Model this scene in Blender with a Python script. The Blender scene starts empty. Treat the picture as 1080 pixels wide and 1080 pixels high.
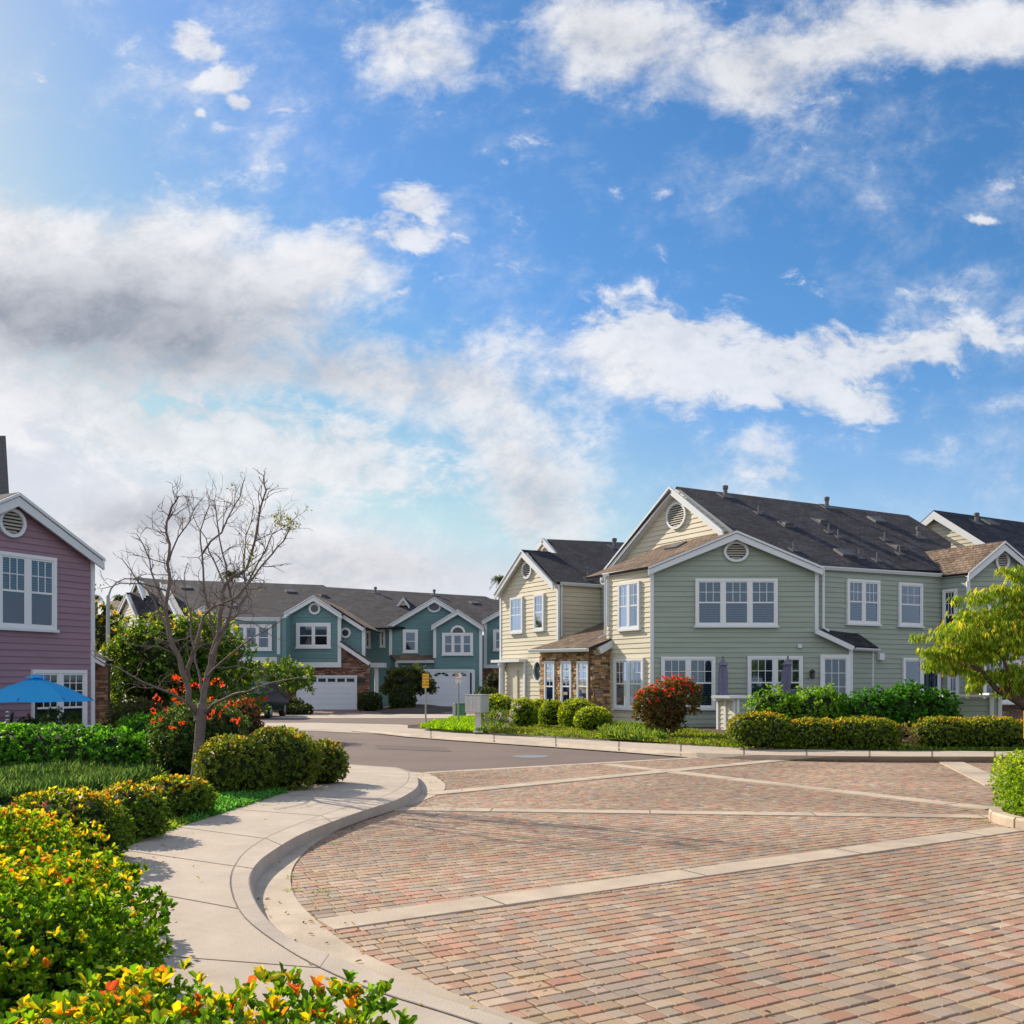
import bpy, math, random
import numpy as np
from mathutils import Vector, Matrix

# ------------------------------------------------------------------ camera, sky, sun, exposure
SC = bpy.context.scene
COL = SC.collection
F = 1030.0; HX = 540.0; HY = 717.0; CH = 1.75      # focal length in photo pixels, horizon, eye height
cam_d = bpy.data.cameras.new('camera'); cam = bpy.data.objects.new('camera', cam_d); COL.objects.link(cam)
cam.location = (0, 0, CH); cam.rotation_euler = (math.radians(90), 0, 0)
cam_d.sensor_width = 36; cam_d.lens = F / 1080 * 36; cam_d.shift_y = (HY - 540) / 1080
cam_d.clip_start = 0.05; cam_d.clip_end = 6000
SC.camera = cam
SUN_AZ = math.radians(-50)      # from +Y, positive towards +X
SUN_EL = math.radians(31)
SKY_STRENGTH = 0.125
SUN_STRENGTH = 4.3
SC.view_settings.view_transform = 'Standard'; SC.view_settings.look = 'None'
SC.view_settings.exposure = 0.68; SC.view_settings.gamma = 1

sd = bpy.data.lights.new('sun', 'SUN'); sd.energy = SUN_STRENGTH; sd.angle = math.radians(0.6); sd.color = (1, .86, .66)
sun = bpy.data.objects.new('sun', sd); COL.objects.link(sun)
sv = Vector((math.sin(SUN_AZ) * math.cos(SUN_EL), math.cos(SUN_AZ) * math.cos(SUN_EL), math.sin(SUN_EL)))
sun.rotation_euler = sv.to_track_quat('Z', 'Y').to_euler(); sun.location = (-30, 30, 40)


def build_world():
    w = bpy.data.worlds.new('World'); SC.world = w; w.use_nodes = True
    nt = w.node_tree; nt.nodes.clear(); N = nt.nodes.new; Lk = nt.links.new
    def val(x, sock):
        if isinstance(x, (int, float)): sock.default_value = x
        else: Lk(x, sock)
    def M(op, a, b=None, c=None, clamp=False):
        n = N('ShaderNodeMath'); n.operation = op; n.use_clamp = clamp
        val(a, n.inputs[0])
        if b is not None: val(b, n.inputs[1])
        if c is not None: val(c, n.inputs[2])
        return n.outputs[0]
    def VM(op, a, b=None):
        n = N('ShaderNodeVectorMath'); n.operation = op; Lk(a, n.inputs[0])
        if b is not None:
            if isinstance(b, tuple): n.inputs[1].default_value = b
            else: Lk(b, n.inputs[1])
        return n.outputs['Value'] if op == 'LENGTH' else n.outputs[0]
    def ramp(x, a, b, c=0.0, d=1.0, smooth=True):
        n = N('ShaderNodeMapRange'); n.interpolation_type = 'SMOOTHSTEP' if smooth else 'LINEAR'
        Lk(x, n.inputs[0]); n.inputs[1].default_value = a; n.inputs[2].default_value = b
        n.inputs[3].default_value = c; n.inputs[4].default_value = d
        return n.outputs[0]
    def noise(vec, scale, detail=6, rough=.55, dist=0.0, color=False):
        n = N('ShaderNodeTexNoise'); Lk(vec, n.inputs['Vector']); n.inputs['Scale'].default_value = scale
        n.inputs['Detail'].default_value = detail; n.inputs['Roughness'].default_value = rough
        n.inputs['Distortion'].default_value = dist
        return n.outputs['Color'] if color else n.outputs[0]
    def stretch(vec, loc, rot, sc):
        n = N('ShaderNodeMapping'); n.vector_type = 'TEXTURE'; Lk(vec, n.inputs[0])
        n.inputs[1].default_value = loc; n.inputs[2].default_value = (0, 0, rot); n.inputs[3].default_value = sc
        return n.outputs[0]
    geo = N('ShaderNodeTexCoord'); sep = N('ShaderNodeSeparateXYZ'); Lk(geo.outputs['Generated'], sep.inputs[0])
    ay = M('MAXIMUM', M('ABSOLUTE', sep.outputs[1]), 0.08)
    U = M('DIVIDE', sep.outputs[0], ay); V = M('DIVIDE', sep.outputs[2], ay)
    cmb = N('ShaderNodeCombineXYZ'); Lk(U, cmb.inputs[0]); Lk(V, cmb.inputs[1])
    # bearing / height tangents in tenths of a degree-like units (world directions, not the picture)
    uv = cmb.outputs[0]
    def c(px, py): return ((px - HX) / F, (HY - py) / F, 0)
    wob = VM('SUBTRACT', noise(uv, 5.0, 5, .62, color=True), (0.5, 0.5, 0.5))
    sc_ = N('ShaderNodeVectorMath'); sc_.operation = 'SCALE'; Lk(wob, sc_.inputs[0]); sc_.inputs['Scale'].default_value = 0.075
    uvw = VM('ADD', uv, sc_.outputs[0])
    def blobs(lst, vec):
        out = None
        for (px, py, rx, ry, rot, wgt) in lst:
            m = stretch(vec, c(px, py), math.radians(-rot), (rx / F, ry / F, 1))
            s = N('ShaderNodeVectorMath'); s.operation = 'MULTIPLY'; Lk(m, s.inputs[0]); s.inputs[1].default_value = (1, 1, 0)
            v = ramp(VM('LENGTH', s.outputs[0]), 0, 1.25, wgt, 0)
            out = v if out is None else M('ADD', out, M('MULTIPLY', v, M('SUBTRACT', 1.0, M('MULTIPLY', out, .75, clamp=True))))
        return out
    soft = blobs([(70, 300, 250, 125, 0, 1.35), (230, 310, 170, 105, 12, 1.25), (345, 283, 100, 60, 0, 1.15), (10, 250, 110, 60, 0, 1.0), (225, 395, 170, 48, 8, .85),
                  (420, 400, 170, 62, 12, .85), (540, 480, 130, 90, 30, .95), (505, 380, 70, 60, 0, .6), (575, 220, 55, 40, 0, .3),
                  (445, 45, 95, 60, 0, .95), (590, 60, 90, 60, 0, .5), (730, 58, 170, 66, 6, .85), (780, 98, 70, 42, 0, .5), (940, 34, 190, 60, -8, .9), (1070, 30, 110, 60, 0, .9), (650, 20, 120, 50, 0, .5),
                  (640, 385, 80, 62, 0, .75), (800, 478, 85, 42, 0, .55), (960, 482, 70, 22, -5, .4), (1075, 430, 45, 22, 0, .35), (1015, 295, 55, 26, -30, .15),
                  (120, 570, 330, 55, 0, .95), (60, 610, 300, 60, 0, .9), (370, 600, 230, 40, 5, .9), (230, 520, 160, 40, 0, .5), (575, 560, 80, 46, 0, .7), (700, 540, 60, 25, 0, .1)], uvw)
    thin = blobs([(700, 360, 150, 72, 12, 1.45), (840, 395, 210, 66, -4, 1.45), (985, 362, 120, 30, -4, 1.2), (900, 430, 90, 30, -10, .8), (110, 450, 330, 80, 8, 1.15), (330, 480, 200, 50, 8, 1.0), (400, 515, 160, 34, 5, .8),
                  (60, 420, 130, 60, 0, .8), (300, 470, 140, 50, 10, .6), (438, 222, 52, 42, 40, 1.25), (412, 252, 85, 22, 15, 1.15), (418, 309, 22, 8, 0, .95), (560, 148, 60, 16, -8, .62),
                  (212, 42, 50, 21, 30, 1.4), (246, 75, 50, 17, -15, 1.4), (255, 103, 21, 15, 0, 1.4), (212, 113, 9, 8, 0, 1.0), (1030, 236, 26, 8, 0, .9), (880, 330, 60, 30, 70, .3),
                  (800, 505, 60, 20, 0, .7), (620, 30, 60, 30, 0, .3)], uvw)
    n1 = noise(uvw, 4.2, 10, .6)
    n2 = noise(stretch(uvw, (0, 0, 0), math.radians(-14), (2.1, 1, 1)), 30, 5, .62, .4)
    n3 = noise(stretch(uv, (0, 0, 0), math.radians(12), (1.4, 1, 1)), 17, 8, .68, .2)
    dsoft = ramp(M('ADD', soft, M('ADD', M('MULTIPLY', M('SUBTRACT', n1, .5), 1.9), M('MULTIPLY', M('SUBTRACT', n3, .5), 1.6))), .15, 1.0)
    dthin = ramp(M('ADD', thin, M('ADD', M('MULTIPLY', M('SUBTRACT', n2, .5), 3.0), M('ADD', M('MULTIPLY', M('SUBTRACT', n3, .5), 1.8), M('MULTIPLY', M('SUBTRACT', n1, .5), 1.1)))), .3, 1.15)
    dthin = M('MULTIPLY', dthin, .86)
    wisp = M('MULTIPLY', ramp(M('ADD', n1, M('MULTIPLY', M('SUBTRACT', n3, .5), .8)), .42, .85), .42)
    veil = M('MULTIPLY', ramp(V, .0, .36, .85, .0), M('MULTIPLY', ramp(U, -.6, .45, 1, .48), ramp(n1, .25, .7, .55, 1.0)))
    dens = M('SUBTRACT', 1.0, M('MULTIPLY', M('MULTIPLY', M('SUBTRACT', 1.0, wisp), M('SUBTRACT', 1.0, veil)), M('MULTIPLY', M('SUBTRACT', 1.0, M('MULTIPLY', dsoft, .96)), M('SUBTRACT', 1.0, dthin))), clamp=True)
    # unseen bright cloud cover, added behind the viewer to fill the shaded walls
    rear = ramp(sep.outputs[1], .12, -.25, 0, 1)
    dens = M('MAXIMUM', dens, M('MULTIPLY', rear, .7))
    # thick undersides are grey, the rims white
    grey = blobs([(150, 350, 250, 95, 6, .85), (60, 335, 150, 60, 0, .3), (260, 365, 170, 60, 10, .4), (140, 545, 130, 30, 0, .5), (430, 600, 230, 36, 0, .28), (100, 590, 240, 30, 0, .3),
                  (560, 530, 110, 60, 0, .25), (440, 400, 140, 60, 0, .2), (760, 60, 330, 90, 0, .22)], uvw)
    grey = M('ADD', M('MULTIPLY', grey, ramp(n1, .3, .7, .6, 1.05)), M('ADD', ramp(n3, .34, .60, .24, 0), ramp(n2, .36, .60, .10, 0)), clamp=True)
    mixc = N('ShaderNodeMix'); mixc.data_type = 'RGBA'; Lk(grey, mixc.inputs['Factor'])
    mixc.inputs['A'].default_value = (.56, .565, .585, 1); mixc.inputs['B'].default_value = (.20, .215, .26, 1)
    mixr = N('ShaderNodeMix'); mixr.data_type = 'RGBA'; Lk(rear, mixr.inputs['Factor']); Lk(mixc.outputs['Result'], mixr.inputs['A']); mixr.inputs['B'].default_value = (.66, .665, .68, 1)  # brighter tone for the added cloud cover
    sky = N('ShaderNodeTexSky'); sky.sky_type = 'NISHITA'; sky.sun_disc = False
    sky.sun_elevation = SUN_EL; sky.sun_rotation = SUN_AZ; sky.air_density = 1.0; sky.dust_density = .5; sky.ozone_density = 2.5
    hs = N('ShaderNodeHueSaturation'); Lk(sky.outputs[0], hs.inputs['Color']); hs.inputs['Saturation'].default_value = 1.14; hs.inputs['Value'].default_value = 1.0
    tl = VM('MULTIPLY', hs.outputs[0], (.34, .62, .74)); tq = VM('MULTIPLY', VM('MULTIPLY', hs.outputs[0], hs.outputs[0]), (.095, .012, .004)); tn = VM('ADD', tl, tq); tn = VM('MINIMUM', tn, (3.5, 3.7, 4.15))
    b1 = N('ShaderNodeBackground'); Lk(tn, b1.inputs[0]); b1.inputs[1].default_value = SKY_STRENGTH
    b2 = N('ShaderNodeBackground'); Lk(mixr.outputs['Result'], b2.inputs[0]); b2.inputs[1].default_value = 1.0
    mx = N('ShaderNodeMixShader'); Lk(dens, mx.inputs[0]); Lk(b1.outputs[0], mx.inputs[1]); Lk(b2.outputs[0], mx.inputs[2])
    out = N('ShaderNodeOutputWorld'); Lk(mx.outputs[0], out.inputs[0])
    w.cycles.sampling_method = 'MANUAL'; w.cycles.sample_map_resolution = 512
build_world()

# ------------------------------------------------------------------ materials
def new_mat(name):
    m = bpy.data.materials.new(name); m.use_nodes = True
    return m, m.node_tree, m.node_tree.nodes['Principled BSDF']

def mat_plain(name, col, rough=.6, var=.12, scale=3.0, bump=.0, bscale=60, metal=0, stain=0.0):
    m, nt, p = new_mat(name); N = nt.nodes.new; L = nt.links.new
    p.inputs['Roughness'].default_value = rough; p.inputs['Metallic'].default_value = metal
    tc = N('ShaderNodeTexCoord')
    n = N('ShaderNodeTexNoise'); n.inputs['Scale'].default_value = scale; n.inputs['Detail'].default_value = 8; n.inputs['Roughness'].default_value = .65
    L(tc.outputs['Object'], n.inputs['Vector'])
    mr = N('ShaderNodeMapRange'); mr.inputs[1].default_value = .25; mr.inputs[2].default_value = .75
    mr.inputs[3].default_value = 1 - var; mr.inputs[4].default_value = 1 + var; L(n.outputs[0], mr.inputs[0])
    mul = N('ShaderNodeVectorMath'); mul.operation = 'SCALE'; mul.inputs[0].default_value = col; L(mr.outputs[0], mul.inputs['Scale'])
    last = mul.outputs[0]
    if stain:
        n2 = N('ShaderNodeTexNoise'); n2.inputs['Scale'].default_value = scale * .23; n2.inputs['Detail'].default_value = 5; L(tc.outputs['Object'], n2.inputs['Vector'])
        m2 = N('ShaderNodeMapRange'); m2.inputs[1].default_value = .5; m2.inputs[2].default_value = .7; m2.inputs[3].default_value = 1; m2.inputs[4].default_value = 1 - stain; L(n2.outputs[0], m2.inputs[0])
        s2 = N('ShaderNodeVectorMath'); s2.operation = 'SCALE'; L(last, s2.inputs[0]); L(m2.outputs[0], s2.inputs['Scale']); last = s2.outputs[0]
    L(last, p.inputs['Base Color'])
    if bump:
        b = N('ShaderNodeBump'); b.inputs['Strength'].default_value = bump; b.inputs['Distance'].default_value = .01
        nb = N('ShaderNodeTexNoise'); nb.inputs['Scale'].default_value = bscale; nb.inputs['Detail'].default_value = 5; L(tc.outputs['Object'], nb.inputs['Vector'])
        L(nb.outputs[0], b.inputs['Height']); L(b.outputs[0], p.inputs['Normal'])
    return m

def mat_attr(name, rough=.5, transl=0.0, bump=0.0, bscale=80, spec=.4, var=.0):
    m, nt, p = new_mat(name); N = nt.nodes.new; L = nt.links.new
    a = N('ShaderNodeAttribute'); a.attribute_name = 'col'
    c = a.outputs['Color']
    if var:
        tc = N('ShaderNodeTexCoord'); n = N('ShaderNodeTexNoise'); n.inputs['Scale'].default_value = bscale * .5; n.inputs['Detail'].default_value = 6; L(tc.outputs['Object'], n.inputs['Vector'])
        mr = N('ShaderNodeMapRange'); mr.inputs[1].default_value = .25; mr.inputs[2].default_value = .75; mr.inputs[3].default_value = 1 - var; mr.inputs[4].default_value = 1 + var; L(n.outputs[0], mr.inputs[0])
        s = N('ShaderNodeVectorMath'); s.operation = 'SCALE'; L(c, s.inputs[0]); L(mr.outputs[0], s.inputs['Scale']); c = s.outputs[0]
    L(c, p.inputs['Base Color']); p.inputs['Roughness'].default_value = rough; p.inputs['Specular IOR Level'].default_value = spec
    if bump:
        tc = N('ShaderNodeTexCoord'); b = N('ShaderNodeBump'); b.inputs['Strength'].default_value = bump; b.inputs['Distance'].default_value = .008
        nb = N('ShaderNodeTexNoise'); nb.inputs['Scale'].default_value = bscale; nb.inputs['Detail'].default_value = 4; L(tc.outputs['Object'], nb.inputs['Vector'])
        L(nb.outputs[0], b.inputs['Height']); L(b.outputs[0], p.inputs['Normal'])
    if transl:
        t = N('ShaderNodeBsdfTranslucent'); g = N('ShaderNodeVectorMath'); g.operation = 'MULTIPLY'; L(c, g.inputs[0]); g.inputs[1].default_value = (1.9, 1.75, .7)
        L(g.outputs[0], t.inputs['Color'])
        mx = N('ShaderNodeMixShader'); mx.inputs[0].default_value = transl; L(p.outputs[0], mx.inputs[1]); L(t.outputs[0], mx.inputs[2])
        L(mx.outputs[0], nt.nodes['Material Output'].inputs[0])
    return m

def mat_shingle(name, c1, c2, c3):
    m, nt, p = new_mat(name); N = nt.nodes.new; L = nt.links.new
    uv = N('ShaderNodeUVMap'); uv.uv_map = 'UVMap'
    br = N('ShaderNodeTexBrick'); L(uv.outputs[0], br.inputs['Vector']); br.inputs['Scale'].default_value = 1
    br.inputs['Color1'].default_value = (*c1, 1); br.inputs['Color2'].default_value = (*c2, 1); br.inputs['Mortar'].default_value = (c3[0], c3[1], c3[2], 1)
    br.inputs['Brick Width'].default_value = .26; br.inputs['Row Height'].default_value = .145; br.inputs['Mortar Size'].default_value = .012; br.inputs['Bias'].default_value = -.1
    br.offset = .37
    n = N('ShaderNodeTexNoise'); n.inputs['Scale'].default_value = 1.1; n.inputs['Detail'].default_value = 9; n.inputs['Roughness'].default_value = .7; L(uv.outputs[0], n.inputs['Vector'])
    mr = N('ShaderNodeMapRange'); mr.inputs[1].default_value = .3; mr.inputs[2].default_value = .7; mr.inputs[3].default_value = .45; mr.inputs[4].default_value = 1.6; L(n.outputs[0], mr.inputs[0])
    s = N('ShaderNodeVectorMath'); s.operation = 'SCALE'; L(br.outputs[0], s.inputs[0]); L(mr.outputs[0], s.inputs['Scale'])
    L(s.outputs[0], p.inputs['Base Color']); p.inputs['Roughness'].default_value = .93; p.inputs['Specular IOR Level'].default_value = .2
    # lapped courses: height ramps up each row
    sp = N('ShaderNodeSeparateXYZ'); L(uv.outputs[0], sp.inputs[0])
    md = N('ShaderNodeMath'); md.operation = 'FRACT'; dv = N('ShaderNodeMath'); dv.operation = 'DIVIDE'; L(sp.outputs[1], dv.inputs[0]); dv.inputs[1].default_value = .145; L(dv.outputs[0], md.inputs[0])
    iv = N('ShaderNodeMath'); iv.operation = 'SUBTRACT'; iv.inputs[0].default_value = 1; L(md.outputs[0], iv.inputs[1])
    ad = N('ShaderNodeMath'); ad.operation = 'ADD'; L(iv.outputs[0], ad.inputs[0])
    rn = N('ShaderNodeTexNoise'); rn.inputs['Scale'].default_value = 9; L(uv.outputs[0], rn.inputs['Vector']); L(rn.outputs[0], ad.inputs[1])
    b = N('ShaderNodeBump'); b.inputs['Strength'].default_value = .9; b.inputs['Distance'].default_value = .03; L(ad.outputs[0], b.inputs['Height']); L(b.outputs[0], p.inputs['Normal'])
    return m

def mat_glass(name):
    m, nt, p = new_mat(name); N = nt.nodes.new; L = nt.links.new
    t = N('ShaderNodeBsdfTransparent'); t.inputs[0].default_value = (.5, .57, .62, 1)
    g = N('ShaderNodeBsdfGlossy'); g.inputs['Roughness'].default_value = .03; g.inputs[0].default_value = (.62, .78, 1, 1)
    f = N('ShaderNodeLayerWeight'); f.inputs[0].default_value = .2
    mr = N('ShaderNodeMapRange'); mr.inputs[1].default_value = 0; mr.inputs[2].default_value = 1; mr.inputs[3].default_value = .09; mr.inputs[4].default_value = .75; L(f.outputs['Fresnel'], mr.inputs[0])
    mx = N('ShaderNodeMixShader'); L(mr.outputs[0], mx.inputs[0]); L(t.outputs[0], mx.inputs[1]); L(g.outputs[0], mx.inputs[2]); L(mx.outputs[0], nt.nodes['Material Output'].inputs[0])
    return m

MT = {}
def siding_mat(n, col):
    m = mat_plain('siding_' + n, col, .62, .13, 1.6, .08, 90); nt = m.node_tree; MT[n] = m
    tc = [x for x in nt.nodes if x.type == 'TEX_COORD'][0]; nz = [x for x in nt.nodes if x.type == 'TEX_NOISE' and abs(x.inputs['Scale'].default_value - 1.6) < .01][0]
    mp = nt.nodes.new('ShaderNodeMapping'); mp.inputs[3].default_value = (.35, .35, 3.4); nt.links.new(tc.outputs['Object'], mp.inputs[0]); nt.links.new(mp.outputs[0], nz.inputs['Vector'])
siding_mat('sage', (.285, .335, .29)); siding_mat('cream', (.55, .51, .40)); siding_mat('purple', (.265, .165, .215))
siding_mat('teal', (.105, .215, .235)); siding_mat('tealgrey', (.2, .3, .3))
MT['trim'] = mat_plain('white_painted_trim', (.62, .655, .70), .5, .05, 5)
MT['vinyl'] = mat_plain('white_vinyl', (.68, .705, .74), .35, .03, 5)
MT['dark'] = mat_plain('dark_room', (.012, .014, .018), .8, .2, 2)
MT['blind'] = mat_plain('blind_slats', (.55, .56, .54), .6, .06, 4)
MT['curtain'] = mat_plain('white_curtain', (.75, .73, .68), .8, .08, 4)
MT['glass'] = mat_glass('window_glass')
MT['shingle'] = mat_shingle('asphalt_shingle', (.22, .155, .11), (.12, .092, .075), (.03, .028, .03))  # roof shingle with the sun's warmth put into the colour
MT['shingle_dark'] = mat_shingle('dark_asphalt_shingle', (.052, .050, .062), (.022, .023, .032), (.018, .018, .022))  # the same shingle with shade put into the colour for front slopes
MT['conc'] = mat_plain('concrete', (.44, .375, .315), .85, .16, 2.1, .5, 90, stain=.22)
MT['conc2'] = mat_plain('concrete_gutter', (.47, .39, .305), .85, .2, 2.4, .5, 90, stain=.3)
MT['joint'] = mat_plain('joint', (.13, .115, .10), .95, .2, 6)
MT['asphalt'] = mat_plain('asphalt', (.15, .112, .10), .85, .2, .55, .5, 140, stain=.22)
MT['asph2'] = mat_plain('asphalt_patch', (.11, .085, .078), .85, .2, 1.5, .5, 140)
MT['soil'] = mat_plain('soil', (.075, .05, .032), .95, .35, 4, .8, 30)
MT['sand'] = mat_plain('joint_sand', (.035, .027, .023), .95, .3, 12, .5, 90)
MT['ground'] = mat_plain('ground', (.08, .085, .04), .95, .3, .6, .3, 8)
MT['metal'] = mat_plain('grey_metal', (.34, .35, .35), .45, .1, 5, metal=.6)
MT['box'] = mat_plain('mailbox_metal', (.50, .51, .51), .42, .06, 3, metal=.25)
MT['boxdoor'] = mat_plain('mailbox_door', (.62, .62, .60), .4, .05, 3, metal=.1)
MT['black'] = mat_plain('black_metal', (.02, .02, .022), .4, .1, 4)
MT['leaf'] = mat_attr('leaf', .5, .46, spec=.25)
MT['petal'] = mat_attr('petal', .6, .3)
MT['bark'] = mat_plain('bark', (.145, .112, .105), .9, .35, 9, .9, 40)
MT['barkd'] = mat_plain('dark_bark', (.09, .06, .045), .9, .35, 9, .9, 40)
MT['paver'] = mat_attr('paver', .82, 0, .5, 130, .3, .14)
MT['stone'] = mat_attr('stone', .85, 0, .8, 25, .3, .25)
def mat_canvas(name, col):
    m, nt, p = new_mat(name); p.inputs['Base Color'].default_value = (*col, 1); p.inputs['Roughness'].default_value = .8
    t = nt.nodes.new('ShaderNodeBsdfTranslucent'); t.inputs[0].default_value = (*col, 1); mx = nt.nodes.new('ShaderNodeMixShader'); mx.inputs[0].default_value = .5
    nt.links.new(p.outputs[0], mx.inputs[1]); nt.links.new(t.outputs[0], mx.inputs[2]); nt.links.new(mx.outputs[0], nt.nodes['Material Output'].inputs[0]); return m
MT['roofmetal'] = mat_plain('roof_metal', (.12, .12, .13), .6, .1, 5, metal=.3)
MT['blue'] = mat_canvas('blue_canvas', (.06, .55, .95))
MT['lav'] = mat_plain('grey_canvas', (.16, .15, .24), .85, .15, 12)
MT['yellow'] = mat_plain('sign_yellow', (.85, .42, .01), .45, .04, 5)
MT['white'] = mat_plain('sign_white', (.78, .76, .72), .45, .04, 5)
MT['red'] = mat_plain('sign_red', (.5, .03, .02), .45, .04, 5)
MT['green'] = mat_plain('cabinet_green', (.07, .22, .11), .5, .08, 4)
MT['carpaint'] = mat_plain('car_paint', (.012, .018, .035), .18, .03, 4, metal=.4)
MT['tail'] = mat_plain('tail_lamp', (.5, .01, .01), .15, .03, 4)
MT['rubber'] = mat_plain('rubber', (.02, .02, .02), .8, .1, 6)
MT['brown'] = mat_plain('brown_metal', (.10, .05, .03), .5, .1, 6)

# ------------------------------------------------------------------ helpers
def G(px, py, z=0.0):
    Y = F * (CH - z) / (py - HY)
    return Vector(((px - HX) / F * Y, Y, z))
def P(px, py, Y): return Vector(((px - HX) / F * Y, Y, CH + (HY - py) / F * Y))
def hp(h, Y): return CH + (HY - h) / F * Y

def tag(o, label=None, cat=None, group=None, kind=None):
    if label: o['label'] = label
    if cat: o['category'] = cat
    if group: o['group'] = group
    if kind: o['kind'] = kind
    return o
def thing(name, label, cat, loc=(0, 0, 0), group=None):
    o = bpy.data.objects.new(name, None); COL.objects.link(o); o.location = loc; o.empty_display_size = .3
    return tag(o, label, cat, group)
def rootloc(o):
    v = Vector((0, 0, 0))
    while o is not None:
        v += Vector(o.location); o = o.parent
    return v

class MB:
    def __init__(s): s.v = []; s.f = []; s.m = []; s.c = []; s.uv = {}; s.has = False
    def add(s, vs, fs, mi=0, col=(1, 1, 1), uvs=None):
        b = len(s.v); s.v.extend([tuple(v) for v in vs])
        for i, f in enumerate(fs):
            if uvs: s.uv[len(s.f)] = uvs[i]
            s.f.append(tuple(b + k for k in f)); s.m.append(mi)
        s.c.extend([col] * len(vs))
        return s
    def prism(s, poly, off, mi=0, col=(1, 1, 1)):
        n = len(poly); off = Vector(off)
        vs = [Vector(p) for p in poly] + [Vector(p) + off for p in poly]
        return s.add(vs, [tuple(range(n)), tuple(range(2 * n - 1, n - 1, -1))] + [(i, i + n, (i + 1) % n + n, (i + 1) % n) for i in range(n)], mi, col)
    def box(s, x0, x1, y0, y1, z0, z1, mi=0, col=(1, 1, 1)):
        return s.prism([(x0, y0, z0), (x1, y0, z0), (x1, y1, z0), (x0, y1, z0)], (0, 0, z1 - z0), mi, col)
    def pbox(s, pl, s0, s1, z0, z1, d0, d1, mi=0, col=(1, 1, 1)):
        return s.prism([pl.pt(s0, z0, d0), pl.pt(s1, z0, d0), pl.pt(s1, z1, d0), pl.pt(s0, z1, d0)], pl.n * (d1 - d0), mi, col)
    def tube(s, path, rad, n=6, mi=0, cap=True, col=(1, 1, 1)):
        path = [Vector(p) for p in path]; k = len(path)
        if not hasattr(rad, '__len__'): rad = [rad] * k
        vs = []; fs = []
        t0 = (path[1] - path[0]).normalized(); up = Vector((0, 0, 1)) if abs(t0.z) < .9 else Vector((1, 0, 0))
        a = t0.cross(up).normalized()
        for i, p in enumerate(path):
            t = (path[min(i + 1, k - 1)] - path[max(i - 1, 0)])
            if t.length < 1e-9: t = t0
            t.normalize(); a = (a - t * a.dot(t))
            if a.length < 1e-6: a = t.orthogonal()
            a.normalize(); b = t.cross(a)
            for j in range(n):
                an = 2 * math.pi * j / n
                vs.append(p + (a * math.cos(an) + b * math.sin(an)) * rad[i])
        for i in range(k - 1):
            for j in range(n):
                fs.append((i * n + j, i * n + (j + 1) % n, (i + 1) * n + (j + 1) % n, (i + 1) * n + j))
        if cap: fs.append(tuple(range(n))[::-1]); fs.append(tuple((k - 1) * n + j for j in range(n)))
        return s.add(vs, fs, mi, col)
    def lathe(s, c, prof, n=16, mi=0, col=(1, 1, 1)):
        vs = []; fs = []
        for (r, z) in prof:
            for j in range(n):
                an = 2 * math.pi * j / n; vs.append((c[0] + r * math.cos(an), c[1] + r * math.sin(an), c[2] + z))
        k = len(prof)
        for i in range(k - 1):
            for j in range(n): fs.append((i * n + j, i * n + (j + 1) % n, (i + 1) * n + (j + 1) % n, (i + 1) * n + j))
        fs.append(tuple(range(n))[::-1]); fs.append(tuple((k - 1) * n + j for j in range(n)))
        return s.add(vs, fs, mi, col)
    def build(s, name, mats, parent=None, smooth=False, attr=False, bevel=0):
        off = rootloc(parent) if parent else Vector((0, 0, 0))
        o3 = off
        if not parent and s.v:
            a = np.array(s.v); o3 = Vector((float((a[:, 0].min() + a[:, 0].max()) / 2), float((a[:, 1].min() + a[:, 1].max()) / 2), float(a[:, 2].min())))
        me = bpy.data.meshes.new(name)
        me.from_pydata([(v[0] - o3.x, v[1] - o3.y, v[2] - o3.z) for v in s.v], [], s.f)
        if not isinstance(mats, (list, tuple)): mats = [mats]
        for m in mats: me.materials.append(m)
        if len(mats) > 1: me.polygons.foreach_set('material_index', s.m)
        if smooth: me.polygons.foreach_set('use_smooth', [True] * len(s.f))
        if attr:
            at = me.color_attributes.new('col', 'FLOAT_COLOR', 'POINT')
            at.data.foreach_set('color', np.hstack([np.array(s.c, dtype=np.float32), np.ones((len(s.c), 1), np.float32)]).ravel())
        if s.uv:
            ul = me.uv_layers.new(name='UVMap')
            for fi, uvs in s.uv.items():
                for li, q in zip(me.polygons[fi].loop_indices, uvs): ul.data[li].uv = q
        me.update()
        o = bpy.data.objects.new(name, me); COL.objects.link(o)
        if parent: o.parent = parent
        else: o.location = o3
        if bevel:
            md = o.modifiers.new('bevel', 'BEVEL'); md.width = bevel; md.segments = 2; md.limit_method = 'ANGLE'
        return o

class Pl:
    """vertical plane of a facade: through pixel column px at distance Y, running along direction d"""
    def __init__(s, px, Y, d=(1, 0)):
        s.O = Vector(((px - HX) / F * Y, Y, 0)); s.u = Vector((d[0], d[1], 0)).normalized(); s.n = Vector((s.u.y, -s.u.x, 0))
    def s(s_, px):
        k = (px - HX) / F
        return (k * s_.O.y - s_.O.x) / (s_.u.x - k * s_.u.y)
    def Y(s_, px): return s_.O.y + s_.u.y * s_.s(px)
    def sz(s_, px, py): return (s_.s(px), CH + (HY - py) / F * s_.Y(px))
    def pt(s_, a, z, d=0.0): return s_.O + s_.u * a + s_.n * d + Vector((0, 0, z))
    def hit(s_, px, py, d=0.0): a, z = s_.sz(px, py); return s_.pt(a, z, d)
LD = (.58, -1.0)      # runs towards the viewer, to the right (faces left, to the sun)
RD = (1.71, 1.0)      # runs away to the right (faces the viewer, in shade)

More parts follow.
